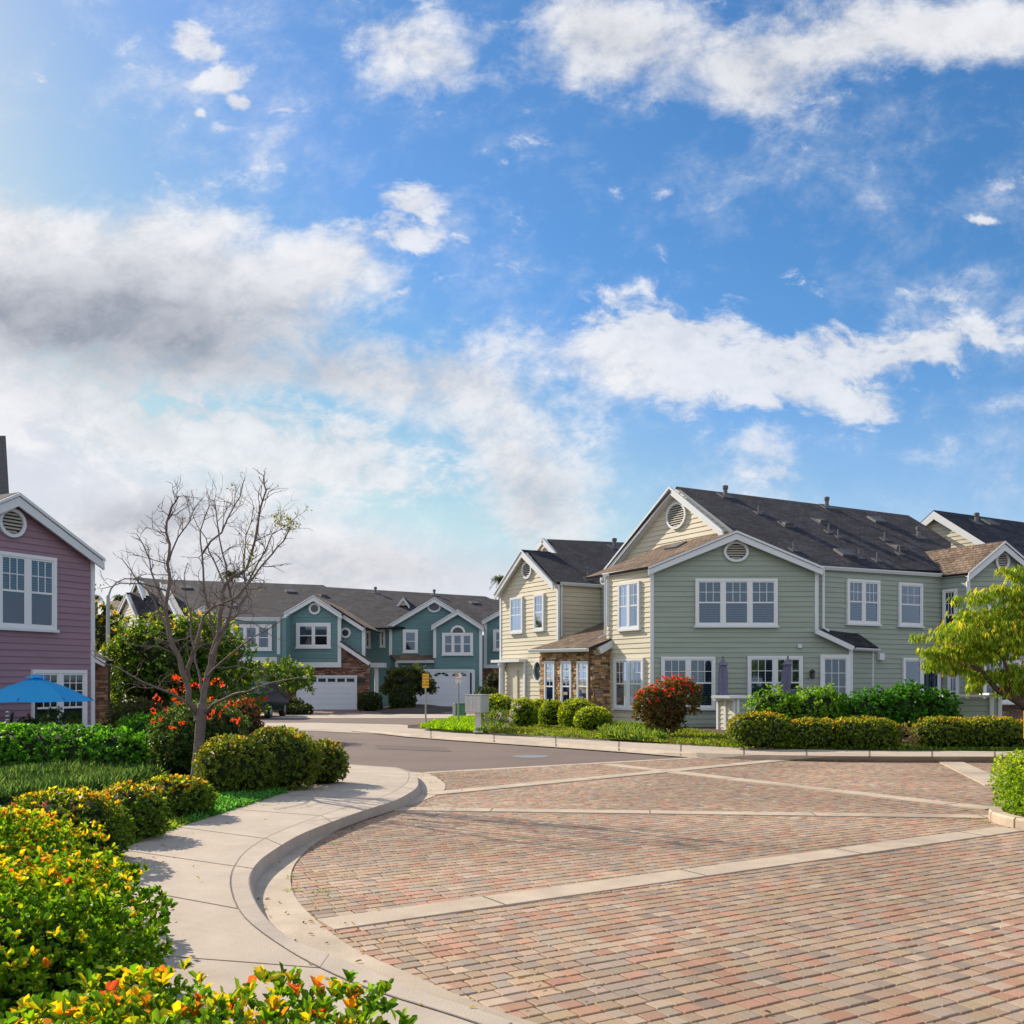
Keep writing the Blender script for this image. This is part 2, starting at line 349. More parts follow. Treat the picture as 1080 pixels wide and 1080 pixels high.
def clip_h(poly, lo, hi):
    def cut(pl, z, keep_above):
        out = []
        for i in range(len(pl)):
            a, b = pl[i], pl[(i + 1) % len(pl)]
            ia = (a[1] >= z) if keep_above else (a[1] <= z); ib = (b[1] >= z) if keep_above else (b[1] <= z)
            if ia: out.append(a)
            if ia != ib:
                t = (z - a[1]) / (b[1] - a[1]); out.append((a[0] + (b[0] - a[0]) * t, z))
        return out
    p = cut(poly, lo, True)
    return cut(p, hi, False) if len(p) > 2 else []

def wall(root, pl, pts, m, pitch=.18, name='wall', base=0.0, thick=.22, sid=True, pix=True):
    """pts: convex outline in photo pixels (or s,z), lifted onto the facade plane; lapped boards are real wedges"""
    poly = [pl.sz(*p) for p in pts] if pix else list(pts)
    mb = MB()
    mb.prism([pl.pt(a, z, 0) for a, z in poly], pl.n * -thick)
    if sid:
        z0 = min(p[1] for p in poly); z1 = max(p[1] for p in poly)
        z = math.floor(z0 / pitch) * pitch
        while z < z1:
            c = clip_h(poly, z + .016, z + pitch)
            if len(c) > 2:
                zz = max(z, min(q[1] for q in c))
                fr = []; 
                for a, h in c:
                    k = 1 - (h - z) / pitch
                    fr.append(pl.pt(a, h, .004 + .022 * k))
                bk = [pl.pt(a, h, .001) for a, h in c]
                n = len(fr)
                mb.add(fr + bk, [tuple(range(n))] + [(i, i + n, (i + 1) % n + n, (i + 1) % n) for i in range(n)])
            z += pitch
    return mb.build(name, MT[m] if isinstance(m, str) else m, root)

def stonewall(root, pl, x0, x1, ytop, ybot, name='stone_wall', seed=1, poly=None, palette=None):
    rng = random.Random(seed)
    if poly: q = [pl.sz(*p) for p in poly]
    else: q = [pl.sz(x0, ytop), pl.sz(x1, ytop), pl.sz(x1, ybot), pl.sz(x0, ybot)]
    mb = MB(); mb.prism([pl.pt(a, z, 0) for a, z in q], pl.n * -.2, 0, (.06, .04, .03))
    s0 = min(p[0] for p in q); s1 = max(p[0] for p in q); z0 = min(p[1] for p in q); z1 = max(p[1] for p in q)
    pal = palette or [(.36, .22, .11), (.42, .28, .16), (.22, .13, .08), (.5, .36, .22), (.15, .09, .06), (.40, .22, .10), (.28, .20, .15), (.46, .31, .17)]
    z = z0
    while z < z1:
        h = rng.choice([.05, .07, .09, .12]); a = s0 - rng.random() * .2
        while a < s1:
            w = rng.uniform(.12, .42); c = clip_h([(p[0], p[1]) for p in q], z + .006, min(z + h - .006, z1))
            if len(c) > 2:
                lo = min(t[0] for t in c); hi = max(t[0] for t in c)
                a0 = max(a + .005, lo); a1 = min(a + w - .005, hi)
                if a1 - a0 > .02:
                    d = rng.uniform(.015, .065); col = rng.choice(pal); k = rng.uniform(.75, 1.25)
                    mb.pbox(pl, a0, a1, z + .004, z + h - .004, 0, d, 0, tuple(x * k for x in col))
            a += w
        z += h
    return mb.build(name, MT['stone'], root, attr=True)

def window(root, pl, x0, y0, x1, y1, cols=1, style='blind', grid=3, rows=2, label=None, name='window', split=.5, sill=True, casing=.088, lowergrid=False, trim='vinyl'):
    s0, z1 = pl.sz(x0, y0); s1, _ = pl.sz(x1, y0)
    zc = pl.Y((x0 + x1) / 2); z1 = hp(y0, zc); z0 = hp(y1, zc)
    fr = MB(); D = .044
    # outer casing (butted pieces, each a little prouder than the siding)
    fr.pbox(pl, s0, s1, z1 - casing, z1, D - .03, D + .055)
    fr.pbox(pl, s0, s0 + casing, z0, z1 - casing, D - .03, D + .052); fr.pbox(pl, s1 - casing, s1, z0, z1 - casing, D - .03, D + .052)
    fr.pbox(pl, s0 + casing, s1 - casing, z0, z0 + casing * .7, D - .03, D + .050)
    win = None
    a0, a1 = s0 + casing, s1 - casing; b0, b1 = z0 + casing * .7, z1 - casing
    mull = .11; w = (a1 - a0 - mull * (cols - 1)) / cols
    gl = MB(); bl = MB(); dk = MB()
    rng = random.Random(int(x0 * 7 + y0))
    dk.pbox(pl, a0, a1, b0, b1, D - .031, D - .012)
    for i in range(cols):
        c0 = a0 + i * (w + mull); c1 = c0 + w
        if i: fr.pbox(pl, c0 - mull, c0, b0, b1, D - .01, D + .047)
        r = min(.045, w * .1)
        fr.pbox(pl, c0, c0 + r, b0, b1, D, D + .035); fr.pbox(pl, c1 - r, c1, b0, b1, D, D + .035)
        fr.pbox(pl, c0 + r, c1 - r, b1 - r, b1, D, D + .034); fr.pbox(pl, c0 + r, c1 - r, b0, b0 + r, D, D + .034)
        zm = b0 + (b1 - b0) * split
        if split > .01: fr.pbox(pl, c0 + r, c1 - r, zm - .025, zm + .025, D, D + .038)
        lo = zm + .025 if not lowergrid else b0 + r
        g = .02
        for k in range(1, grid):
            x = c0 + r + (w - 2 * r) * k / grid; fr.pbox(pl, x - g / 2, x + g / 2, lo, b1 - r, D + .014, D + .027)
        for k in range(1, rows):
            z = lo + (b1 - r - lo) * k / rows; fr.pbox(pl, c0 + r, c1 - r, z - g / 2, z + g / 2, D + .0145, D + .0275)
        gl.pbox(pl, c0 + r, c1 - r, b0 + r, b1 - r, D + .012, D + .0135)
        if style in ('blind', 'half'):
            zt = b1 if style == 'blind' else zm
            if style == 'blind' and rng.random() < .0: zt = zm
            z = b0 + .03 if not style == 'top' else zm
            while z < zt - .03:
                bl.pbox(pl, c0 + .01, c1 - .01, z, z + .036, D - .008, D + .004); z += .062
        elif style == 'top':
            z = zm
            while z < b1 - .03:
                bl.pbox(pl, c0 + .01, c1 - .01, z, z + .036, D - .008, D + .004); z += .062
        elif style == 'shade':
            bl.pbox(pl, c0 + .01, c1 - .01, zm - .05, b1, D - .008, D + .003)
        elif style == 'curtain':
            bl.pbox(pl, c0, c0 + w * .22, b0, b1, D - .008, D + .003); bl.pbox(pl, c1 - w * .22, c1, b0, b1, D - .008, D + .003); bl.pbox(pl, c0 + w * .22, c1 - w * .22, b1 - (b1 - b0) * .2, b1, D - .008, D + .003)
    win = fr.build(name, MT[trim], root)
    if label: win['label'] = label
    gl.build('glass', MT['glass'], win); dk.build('dark_interior', MT['dark'], win)
    if bl.v: bl.build('blind' if style not in ('curtain', 'shade') else 'curtain', MT['blind' if style not in ('curtain', 'shade') else 'curtain'], win)
    if sill:
        m = MB(); m.pbox(pl, s0 - .05, s1 + .05, z0 - .07, z0 - .002, D - .033, D + .085); m.build('sill', MT['trim'], win)
    return win

def oval(root, pl, cx, cy, rx, ry, kind='vent', ringm='trim', w=.09):
    """round gable vent or round window"""
    s, z = pl.sz(cx, cy); Y = pl.Y(cx); b = ry / F * Y
    a = abs(pl.s(cx + rx) - pl.s(cx - rx)) / 2
    n = 28; D = .042
    ring = MB(); o = []; i_ = []; 
    vs = []
    for d in (D - .03, D + .06):
        for (ra, rb) in ((a, b), (a - w, b - w)):
            for k in range(n):
                t = 2 * math.pi * k / n; vs.append(pl.pt(s + ra * math.cos(t), z + rb * math.sin(t), d))
    fs = []
    for k in range(n):
        k2 = (k + 1) % n
        fs += [(2 * n + k, 2 * n + k2, 3 * n + k2, 3 * n + k), (k, k2, 2 * n + k2, 2 * n + k), (n + k, 3 * n + k, 3 * n + k2, n + k2)]
    ring.add(vs, fs); r = ring.build('gable_vent' if kind == 'vent' else 'round_window', MT[ringm], root)
    bk = MB(); bk.prism([pl.pt(s + (a - w) * math.cos(2 * math.pi * k / n), z + (b - w) * math.sin(2 * math.pi * k / n), D - .029) for k in range(n)], pl.n * .02)
    bk.build('dark_backing' if kind == 'vent' else 'glass', MT['dark'] if kind == 'vent' else MT['glassdark'], r)
    if kind == 'vent':
        lv = MB(); q = -b + w + .03
        while q < b - w - .02:
            hw = (a - w) * math.sqrt(max(0, 1 - (q / (b - w)) ** 2))
            if hw > .03:
                p0 = pl.pt(s - hw, z + q + .045, D - .005); p1 = pl.pt(s + hw, z + q + .045, D - .005); p2 = pl.pt(s + hw, z + q, D + .035); p3 = pl.pt(s - hw, z + q, D + .035)
                lv.prism([p0, p1, p2, p3], (0, 0, .012))
            q += .085
        lv.build('louvre', MT['louv'], r)
    return r
MT['glassdark'] = mat_plain('dark_glass', (.03, .045, .06), .06, .1, 2)
MT['louv'] = mat_plain('louvre_paint', (.40, .38, .33), .6, .08, 4)

def strip(root, pl, a, b, w, name='trim_board', m='trim', d0=.0, d1=.07, above=False, mb=None):
    """flat board of height w between two pixel points on a facade (rakes, corner boards, fascias)"""
    a = pl.sz(*a) if isinstance(a[0], (int, float)) and not isinstance(a, Vector) else a; b = pl.sz(*b)
    dx, dz = b[0] - a[0], b[1] - a[1]; L = math.hypot(dx, dz); nx, nz = dz / L * w, -dx / L * w
    if nz > 0 or (abs(nz) < 1e-6 and nx < 0): nx, nz = -nx, -nz
    q = [a, b, (b[0] + nx, b[1] + nz), (a[0] + nx, a[1] + nz)]
    own = mb is None; mb = mb or MB()
    mb.prism([pl.pt(s, z, d0) for s, z in q], pl.n * (d1 - d0))
    if own: return mb.build(name, MT[m], root)
def corner(root, pl, px, ytop, ybot, w=.13, d1=.045, m='trim'):
    s, z1 = pl.sz(px, ytop); z0 = hp(ybot, pl.Y(px)); mb = MB(); mb.pbox(pl, s - w / 2, s + w / 2, z0, z1, -.05, d1)
    return mb.build('corner_board', MT[m], root)

def roof_slab(root, pts, thick=.12, m='shingle', name='roof', eave=None):
    pts = [Vector(p) for p in pts]
    n = Vector((0, 0, 0))
    for i in range(len(pts)): n += pts[i].cross(pts[(i + 1) % len(pts)])
    n.normalize()
    if n.z < 0: n = -n; pts = pts[::-1]
    e = Vector(eave) if eave is not None else Vector((0, 0, 1)).cross(n)
    e = (e - n * e.dot(n)).normalized(); up = n.cross(e); 
    if up.z < 0: up = -up
    k = len(pts); vs = pts + [p - n * thick for p in pts]
    o = pts[0]; uvt = [((p - o).dot(e) + 50, (p - o).dot(up) + 50) for p in pts]
    fs = [tuple(range(k)), tuple(range(2 * k - 1, k - 1, -1))] + [(i, i + k, (i + 1) % k + k, (i + 1) % k) for i in range(k)]
    uvs = [uvt, uvt[::-1]] + [[(0, 0)] * 4] * k
    mb = MB(); mb.add(vs, fs, 0, uvs=uvs)
    return mb.build(name, MT[m], root)
class RP:
    def __init__(s, a, b, c): s.a = Vector(a); s.n = (Vector(b) - s.a).cross(Vector(c) - s.a).normalized()
    def hit(s, px, py):
        d = Vector(((px - HX) / F, 1, (HY - py) / F)); o = Vector((0, 0, CH))
        return o + d * ((s.a - o).dot(s.n) / d.dot(s.n))

def gable_roof(root, pl, left, apex, right, depth, ov=.3, side=.25, m='shingle', rake=.17, back=None, parts=(1, 1), lowl=None, lowr=None, rakes=(1, 1), fx=True):
    """two roof slopes behind a gable; left/apex/right are pixel points of the roof's top edge on the facade"""
    bd = Vector(back).normalized() if back else -pl.n
    A = pl.hit(*apex); Lp = pl.hit(*left); Rp = pl.hit(*right); fwd = pl.n * ov
    for k, (E, on) in enumerate(((Lp, parts[0]), (Rp, parts[1]))):
        if not on: continue
        dd = (E - A); dl = dd.length; E2 = A + dd * ((dl + side) / dl)
        roof_slab(root, [A + fwd, E2 + fwd, E2 + bd * depth, A + bd * depth], .1, m, eave=bd)
    for k, (E, on) in enumerate(((left, rakes[0]), (right, rakes[1]))):
        if not on: continue
        a = pl.sz(*apex); e = pl.sz(*E); dx, dz = e[0] - a[0], e[1] - a[1]; L = math.hypot(dx, dz); e = (e[0] + dx / L * side, e[1] + dz / L * side)
        mb = MB(); t = .11; 
        mb.prism([pl.pt(a[0], a[1] - t, ov - .04), pl.pt(e[0], e[1] - t, ov - .04), pl.pt(e[0], e[1] - t - rake, ov - .04), pl.pt(a[0], a[1] - t - rake * 1.15, ov - .04)], pl.n * .06)
        mb.prism([pl.pt(a[0], a[1] - .012, ov + .005), pl.pt(e[0], e[1] - .012, ov + .005), pl.pt(e[0], e[1] - .09, ov + .005), pl.pt(a[0], a[1] - .09, ov + .005)], pl.n * .05)
        mb.prism([pl.pt(a[0], a[1] - t - .01, 0), pl.pt(e[0], e[1] - t - .01, 0), pl.pt(e[0], e[1] - t - .03, 0), pl.pt(a[0], a[1] - t - .03, 0)], pl.n * (ov - .045))
        mb.build('rake_board', MT['trim'], root)

def gutter(root, a, b, n, name='gutter', m='trim', h=.13, d=.12, drop=.02):
    a = Vector(a); b = Vector(b); n = Vector(n).normalized(); dn = Vector((0, 0, -1))
    prof = [(0, 0), (d, 0), (d, .03), (d * .9, .06), (d * .62, h), (0, h)]
    vs = [a + n * p + dn * (q + drop) for p, q in prof] + [b + n * p + dn * (q + drop) for p, q in prof]
    k = len(prof); mb = MB(); mb.add(vs, [tuple(range(k)), tuple(range(2 * k - 1, k - 1, -1))] + [(i, i + k, (i + 1) % k + k, (i + 1) % k) for i in range(k)])
    return mb.build(name, MT[m], root)
def pipe(root, pts, r=.045, name='downspout', m='trim'):
    mb = MB(); mb.tube(pts, r, 6); return mb.build(name, MT[m], root)

def roof_bits(root, rp, lst):
    """small roof penetrations: tall plumbing stubs, low box vents"""
    for (px, py, kind) in lst:
        c = rp.hit(px, py); n = rp.n if rp.n.z > 0 else -rp.n; e = Vector((0, 0, 1)).cross(n).normalized(); u = n.cross(e); mb = MB()
        if kind == 'pipe':
            mb.prism([c + e * .16 - u * .16, c + e * .16 + u * .16, c - e * .16 + u * .16, c - e * .16 - u * .16], n * .025)
            mb.tube([c, c + Vector((0, 0, .3))], .028, 8); mb.build('vent_pipe', MT['roofmetal'], root)
        elif kind == 'cap':
            mb.prism([c + e * .28 - u * .25, c + e * .28 + u * .25, c - e * .28 + u * .25, c - e * .28 - u * .25], n * .025)
            mb.tube([c - Vector((0, 0, .1)), c + Vector((0, 0, .33))], .085, 10); mb.lathe(c + Vector((0, 0, .28)), [(.12, 0), (.12, .05), (.11, .06), (.12, .08), (.12, .13), (.03, .16)], 10); mb.build('roof_vent', MT['roofmetal'], root)
        elif kind == 'box':
            mb.prism([c + e * .3 - u * .3, c + e * .3 + u * .3, c - e * .3 + u * .3, c - e * .3 - u * .3], n * .025)
            mb.add([c + e * .22 - u * .2 + n * .14, c - e * .22 - u * .2 + n * .14, c - e * .22 + u * .24, c + e * .22 + u * .24, c + e * .22 - u * .2, c - e * .22 - u * .2],
                   [(0, 1, 2, 3), (0, 4, 5, 1), (0, 3, 4), (1, 5, 2)]); mb.build('roof_vent', MT['roofmetal'], root)
        else:
            mb.prism([c + e * .35 - u * .28, c + e * .35 + u * .28, c - e * .35 + u * .28, c - e * .35 - u * .28], n * .09); mb.build('skylight', MT['roofmetal'], root)

# ------------------------------------------------------------------ foliage
def leaf_mesh(name, C, D, S, Lr, Wr, cols, mats, core=None, parent=None, fold=.25, six=True, curl=.15):
    """C base points, D leaf directions, S side vectors (unit), sizes per leaf, one colour per leaf"""
    n = len(C); Nn = np.cross(S, D)
    L = Lr[:, None]; W = Wr[:, None]
    if six:
        b = C; t = C + D * L - Nn * L * curl
        m1 = C + D * L * .36; m2 = C + D * L * .80 - Nn * L * curl * .5
        l1 = m1 + S * W * .38 + Nn * W * fold; r1 = m1 - S * W * .38 + Nn * W * fold
        l2 = m2 + S * W * .42 + Nn * W * fold; r2 = m2 - S * W * .42 + Nn * W * fold
        V = np.stack([b, l1, l2, t, r2, r1], 1).reshape(-1, 3); k = 6
        base = (np.arange(n) * 6)[:, None]
        Fq = np.concatenate([base + np.array([0, 1, 2, 3]), base + np.array([0, 3, 4, 5])], 1).reshape(-1, 4)
    else:
        m1 = C + D * L * .5 + Nn * W * fold
        V = np.stack([C, m1 + S * W * .5, C + D * L, m1 - S * W * .5], 1).reshape(-1, 3); k = 4
        Fq = (np.arange(n) * 4)[:, None] + np.array([0, 1, 2, 3])
    colv = np.repeat(cols, k, 0)
    mi = np.zeros(len(Fq), np.int32)
    if core is not None:
        cv, cf, cc = core
        Fq = np.concatenate([Fq, cf + len(V)]); V = np.concatenate([V, cv]); colv = np.concatenate([colv, np.tile(cc, (len(cv), 1))])
    off = rootloc(parent) if parent else Vector((float(V[:, 0].mean()), float(V[:, 1].mean()), float(V[:, 2].min())))
    V = V - np.array(off)
    me = bpy.data.meshes.new(name)
    me.vertices.add(len(V)); me.vertices.foreach_set('co', V.astype(np.float32).ravel())
    me.loops.add(len(Fq) * 4); me.loops.foreach_set('vertex_index', Fq.astype(np.int32).ravel())
    me.polygons.add(len(Fq)); me.polygons.foreach_set('loop_start', np.arange(len(Fq), dtype=np.int32) * 4)
    me.polygons.foreach_set('loop_total', np.full(len(Fq), 4, np.int32))
    me.update(calc_edges=True)
    at = me.color_attributes.new('col', 'FLOAT_COLOR', 'POINT')
    at.data.foreach_set('color', np.hstack([colv, np.ones((len(colv), 1))]).astype(np.float32).ravel())
    me.materials.append(mats)
    o = bpy.data.objects.new(name, me); COL.objects.link(o)
    if parent: o.parent = parent
    else: o.location = off
    return o

def unit(a): return a / np.maximum(np.linalg.norm(a, axis=-1, keepdims=True), 1e-9)
def lumpf(d, seed, amp, fr):
    r = np.random.RandomState(seed); s = np.zeros(len(d))
    for i in range(7):
        k = r.normal(size=3) * fr * (1 + .35 * i); s += np.sin(d @ k + r.rand() * 6.3) / (1 + .35 * i)
    return 1 + amp * s / 2.2

def pick(pal, n, rng):
    w = np.array([p[3] for p in pal], float); w /= w.sum(); idx = rng.choice(len(pal), n, p=w)
    c = np.array([p[:3] for p in pal])[idx] * 1.22
    return c * rng.uniform(.72, 1.3, (n, 1)) * rng.uniform(.93, 1.07, (n, 3))

PAL_G = [(.05, .13, .015, 4), (.08, .19, .02, 3), (.03, .08, .012, 2)]
def shrub_data(c, r, seed, leaf=.06, wr=.55, k=5, cov=2.2, pal=PAL_G, tips=None, tip_from=.55, tip_amt=.8, p=2.2, lump=.09, fr=3.2, spread=(.35, 1.25), shell=.22, zmin=None, up=.35, tipdir=None):
    rng = np.random.RandomState(seed); c = np.array(c, float); r = np.array(r, float)
    area = 4 * math.pi * (((r[0] * r[1]) ** 1.6 + (r[0] * r[2]) ** 1.6 + (r[1] * r[2]) ** 1.6) / 3) ** (1 / 1.6) * .85
    cov = cov * (1.2 if shell < .5 else 1)
    nl = cov * area / (leaf * leaf * wr * .62); n = int(nl / k)
    d = unit(rng.normal(size=(int(n * 1.5), 3)) * np.array([1, 1, 1])); d = d[d[:, 2] > -.62][:n]; n = len(d)
    rad = (np.abs(d) ** p).sum(1) ** (-1 / p) * lumpf(d, seed, lump, fr)
    nrm = unit(np.sign(d) * np.abs(d * rad[:, None]) ** (p - 1) / r)
    dep = 1 - shell * rng.rand(n) ** 1.25
    pos = c + d * (rad * dep)[:, None] * r
    if zmin is not None:
        kk = pos[:, 2] > zmin; pos = pos[kk]; nrm = nrm[kk]; d = d[kk]; dep = dep[kk]; n = len(pos)
    ax = unit(nrm + np.array([0, 0, up]) + rng.normal(size=(n, 3)) * .3)
    t1 = unit(np.cross(ax, rng.normal(size=(n, 3)))); t2 = np.cross(ax, t1)
    ph = (np.arange(k)[None, :] * 2 * math.pi / k + rng.rand(n, 1) * 6.3 + rng.normal(size=(n, k)) * .35)
    th = rng.uniform(spread[0], spread[1], (n, k))
    D = ax[:, None] * np.cos(th)[..., None] + (t1[:, None] * np.cos(ph)[..., None] + t2[:, None] * np.sin(ph)[..., None]) * np.sin(th)[..., None]
    D = unit(D.reshape(-1, 3)); Cc = np.repeat(pos, k, 0) + rng.normal(size=(n * k, 3)) * leaf * .12
    S = unit(np.cross(D, np.repeat(ax, k, 0) + rng.normal(size=(n * k, 3)) * .25))
    Ls = leaf * rng.uniform(.65, 1.2, n * k); Ws = Ls * wr * rng.uniform(.85, 1.15, n * k)
    cols = pick(pal, n * k, rng)
    if tips:
        td = np.array(tipdir if tipdir is not None else (-.25, 0, 1.)); td = td / np.linalg.norm(td)
        hh = (d @ td) * .5 + nrm @ td * .5 + .22 * (lumpf(pos * 2.2, seed + 5, 1, 2.0) - 1)
        pr = np.clip((hh - tip_from) / .35, 0, 1) * tip_amt * 1.5 * (dep > .90)
        on = rng.rand(n) < pr; tc = pick(tips, n, rng)
        onk = np.repeat(on, k) & (rng.rand(n * k) < .5); cols[onk] = (np.repeat(tc, k, 0) * rng.uniform(.85, 1.15, (n * k, 1)))[onk]
    return Cc, D, S, Ls, Ws, cols

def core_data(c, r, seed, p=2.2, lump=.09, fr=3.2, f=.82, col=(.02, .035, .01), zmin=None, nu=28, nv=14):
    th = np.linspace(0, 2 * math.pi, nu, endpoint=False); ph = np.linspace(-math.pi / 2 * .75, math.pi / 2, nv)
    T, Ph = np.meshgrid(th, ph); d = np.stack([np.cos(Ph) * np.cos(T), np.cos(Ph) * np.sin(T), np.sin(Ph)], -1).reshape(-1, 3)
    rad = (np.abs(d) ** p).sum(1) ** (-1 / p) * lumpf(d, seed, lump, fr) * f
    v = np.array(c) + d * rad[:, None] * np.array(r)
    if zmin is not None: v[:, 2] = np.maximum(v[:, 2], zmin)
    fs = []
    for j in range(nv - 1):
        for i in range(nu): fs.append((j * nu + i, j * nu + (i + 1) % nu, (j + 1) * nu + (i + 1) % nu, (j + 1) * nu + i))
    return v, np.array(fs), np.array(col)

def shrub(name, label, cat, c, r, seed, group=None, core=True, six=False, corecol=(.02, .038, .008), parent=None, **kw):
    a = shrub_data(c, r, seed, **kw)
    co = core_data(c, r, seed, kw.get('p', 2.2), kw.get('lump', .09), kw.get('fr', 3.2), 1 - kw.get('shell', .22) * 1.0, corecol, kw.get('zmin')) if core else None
    o = leaf_mesh(name, *a, MT['leaf'], co, parent, six=six)
    if not parent: tag(o, label, cat, group)
    return o
def from_px(x0, x1, ytop, ybot, Yc, base=.12, dr=.9, hfrac=.56):
    """centre and radii of a plant seen between these pixel bounds at distance Yc"""
    rx = (x1 - x0) / 2 / F * Yc; zt = hp(ytop, Yc); h = zt - base
    return ((((x0 + x1) / 2 - HX) / F * Yc, Yc, zt - h * hfrac), (rx, rx * dr, h * hfrac))

def blade_patch(name, label, cat, poly, z, n, h, w, cols, seed, lean=.35, kind='stuff', group=None):
    """grass blades / ground cover tufts inside a ground polygon"""
    rng = np.random.RandomState(seed); P2 = np.array([(p[0], p[1]) for p in poly])
    lo, hi = P2.min(0), P2.max(0); pts = rng.uniform(lo, hi, (n * 3, 2)); x, y = pts[:, 0], pts[:, 1]; ins = np.zeros(len(pts), bool)
    j = len(P2) - 1
    for i in range(len(P2)):
        xi, yi = P2[i]; xj, yj = P2[j]
        cnd = ((yi > y) != (yj > y)) & (x < (xj - xi) * (y - yi) / (yj - yi + 1e-12) + xi); ins ^= cnd; j = i
    pts = pts[ins][:n]; n = len(pts)
    zz = z(pts) if callable(z) else np.full(n, z)
    C = np.column_stack([pts, zz]); D = unit(np.column_stack([rng.normal(size=(n, 2)) * lean, np.ones(n)])); S = unit(np.cross(D, rng.normal(size=(n, 3))))
    hs = h * rng.uniform(.5, 1.2, n) * (.75 + .5 * np.clip(lumpf(C * .8, seed, .8, 2.5), 0, 2) / 2)
    o = leaf_mesh(name, C, D, S, hs, w * rng.uniform(.7, 1.3, n), pick(cols, n, rng), MT['leaf'], six=True, fold=.1, curl=.3)
    return tag(o, label, cat, group, kind)

# ================================================================== THE GROUND
def sheet(name, pts, m, z, kind='structure', thick=0):
    mb = MB()
    if thick: mb.prism([(p[0], p[1], z) for p in pts], (0, 0, -thick))
    else: mb.add([(p[0], p[1], z) for p in pts], [tuple(range(len(pts)))])
    o = mb.build(name, MT[m]); o['kind'] = kind; return o
sheet('ground', [(-2500, -60), (2500, -60), (2500, 4500), (-2500, 4500)], 'ground', -.06)
sheet('road', [(-60, 9), (60, 9), (60, 62), (-60, 62)], 'asphalt', -.02)

# paver court: every block is a block
def in_poly(x, y, P2):
    ins = np.zeros(len(x), bool); j = len(P2) - 1
    for i in range(len(P2)):
        xi, yi = P2[i]; xj, yj = P2[j]
        ins ^= ((yi > y) != (yj > y)) & (x < (xj - xi) * (y - yi) / (yj - yi + 1e-12) + xi); j = i
    return ins
court_px = [(443, 838), (429, 846), (400, 854), (376, 862), (345, 874), (312, 893), (293, 917), (296, 943), (318, 970), (358, 1000), (420, 1032), (474, 1057), (522, 1075), (560, 1095)]
court = [G(*p) for p in court_px]
court = [(447, 814)] and [G(452, 815)] + [G(466, 824)] + court + [Vector((.2, 4.2, 0)), Vector((4.6, 3.2, 0)), Vector((12, 4, 0)), Vector((24, 12, 0)), Vector((26, 20.9, 0))] + [G(1120, 803.2), G(940, 803.4), G(860, 803), G(800, 801.8), G(735, 798.8)]
sheet('paver_bedding', [Vector((p.x, p.y, 0)) for p in court], 'sand', -.017)
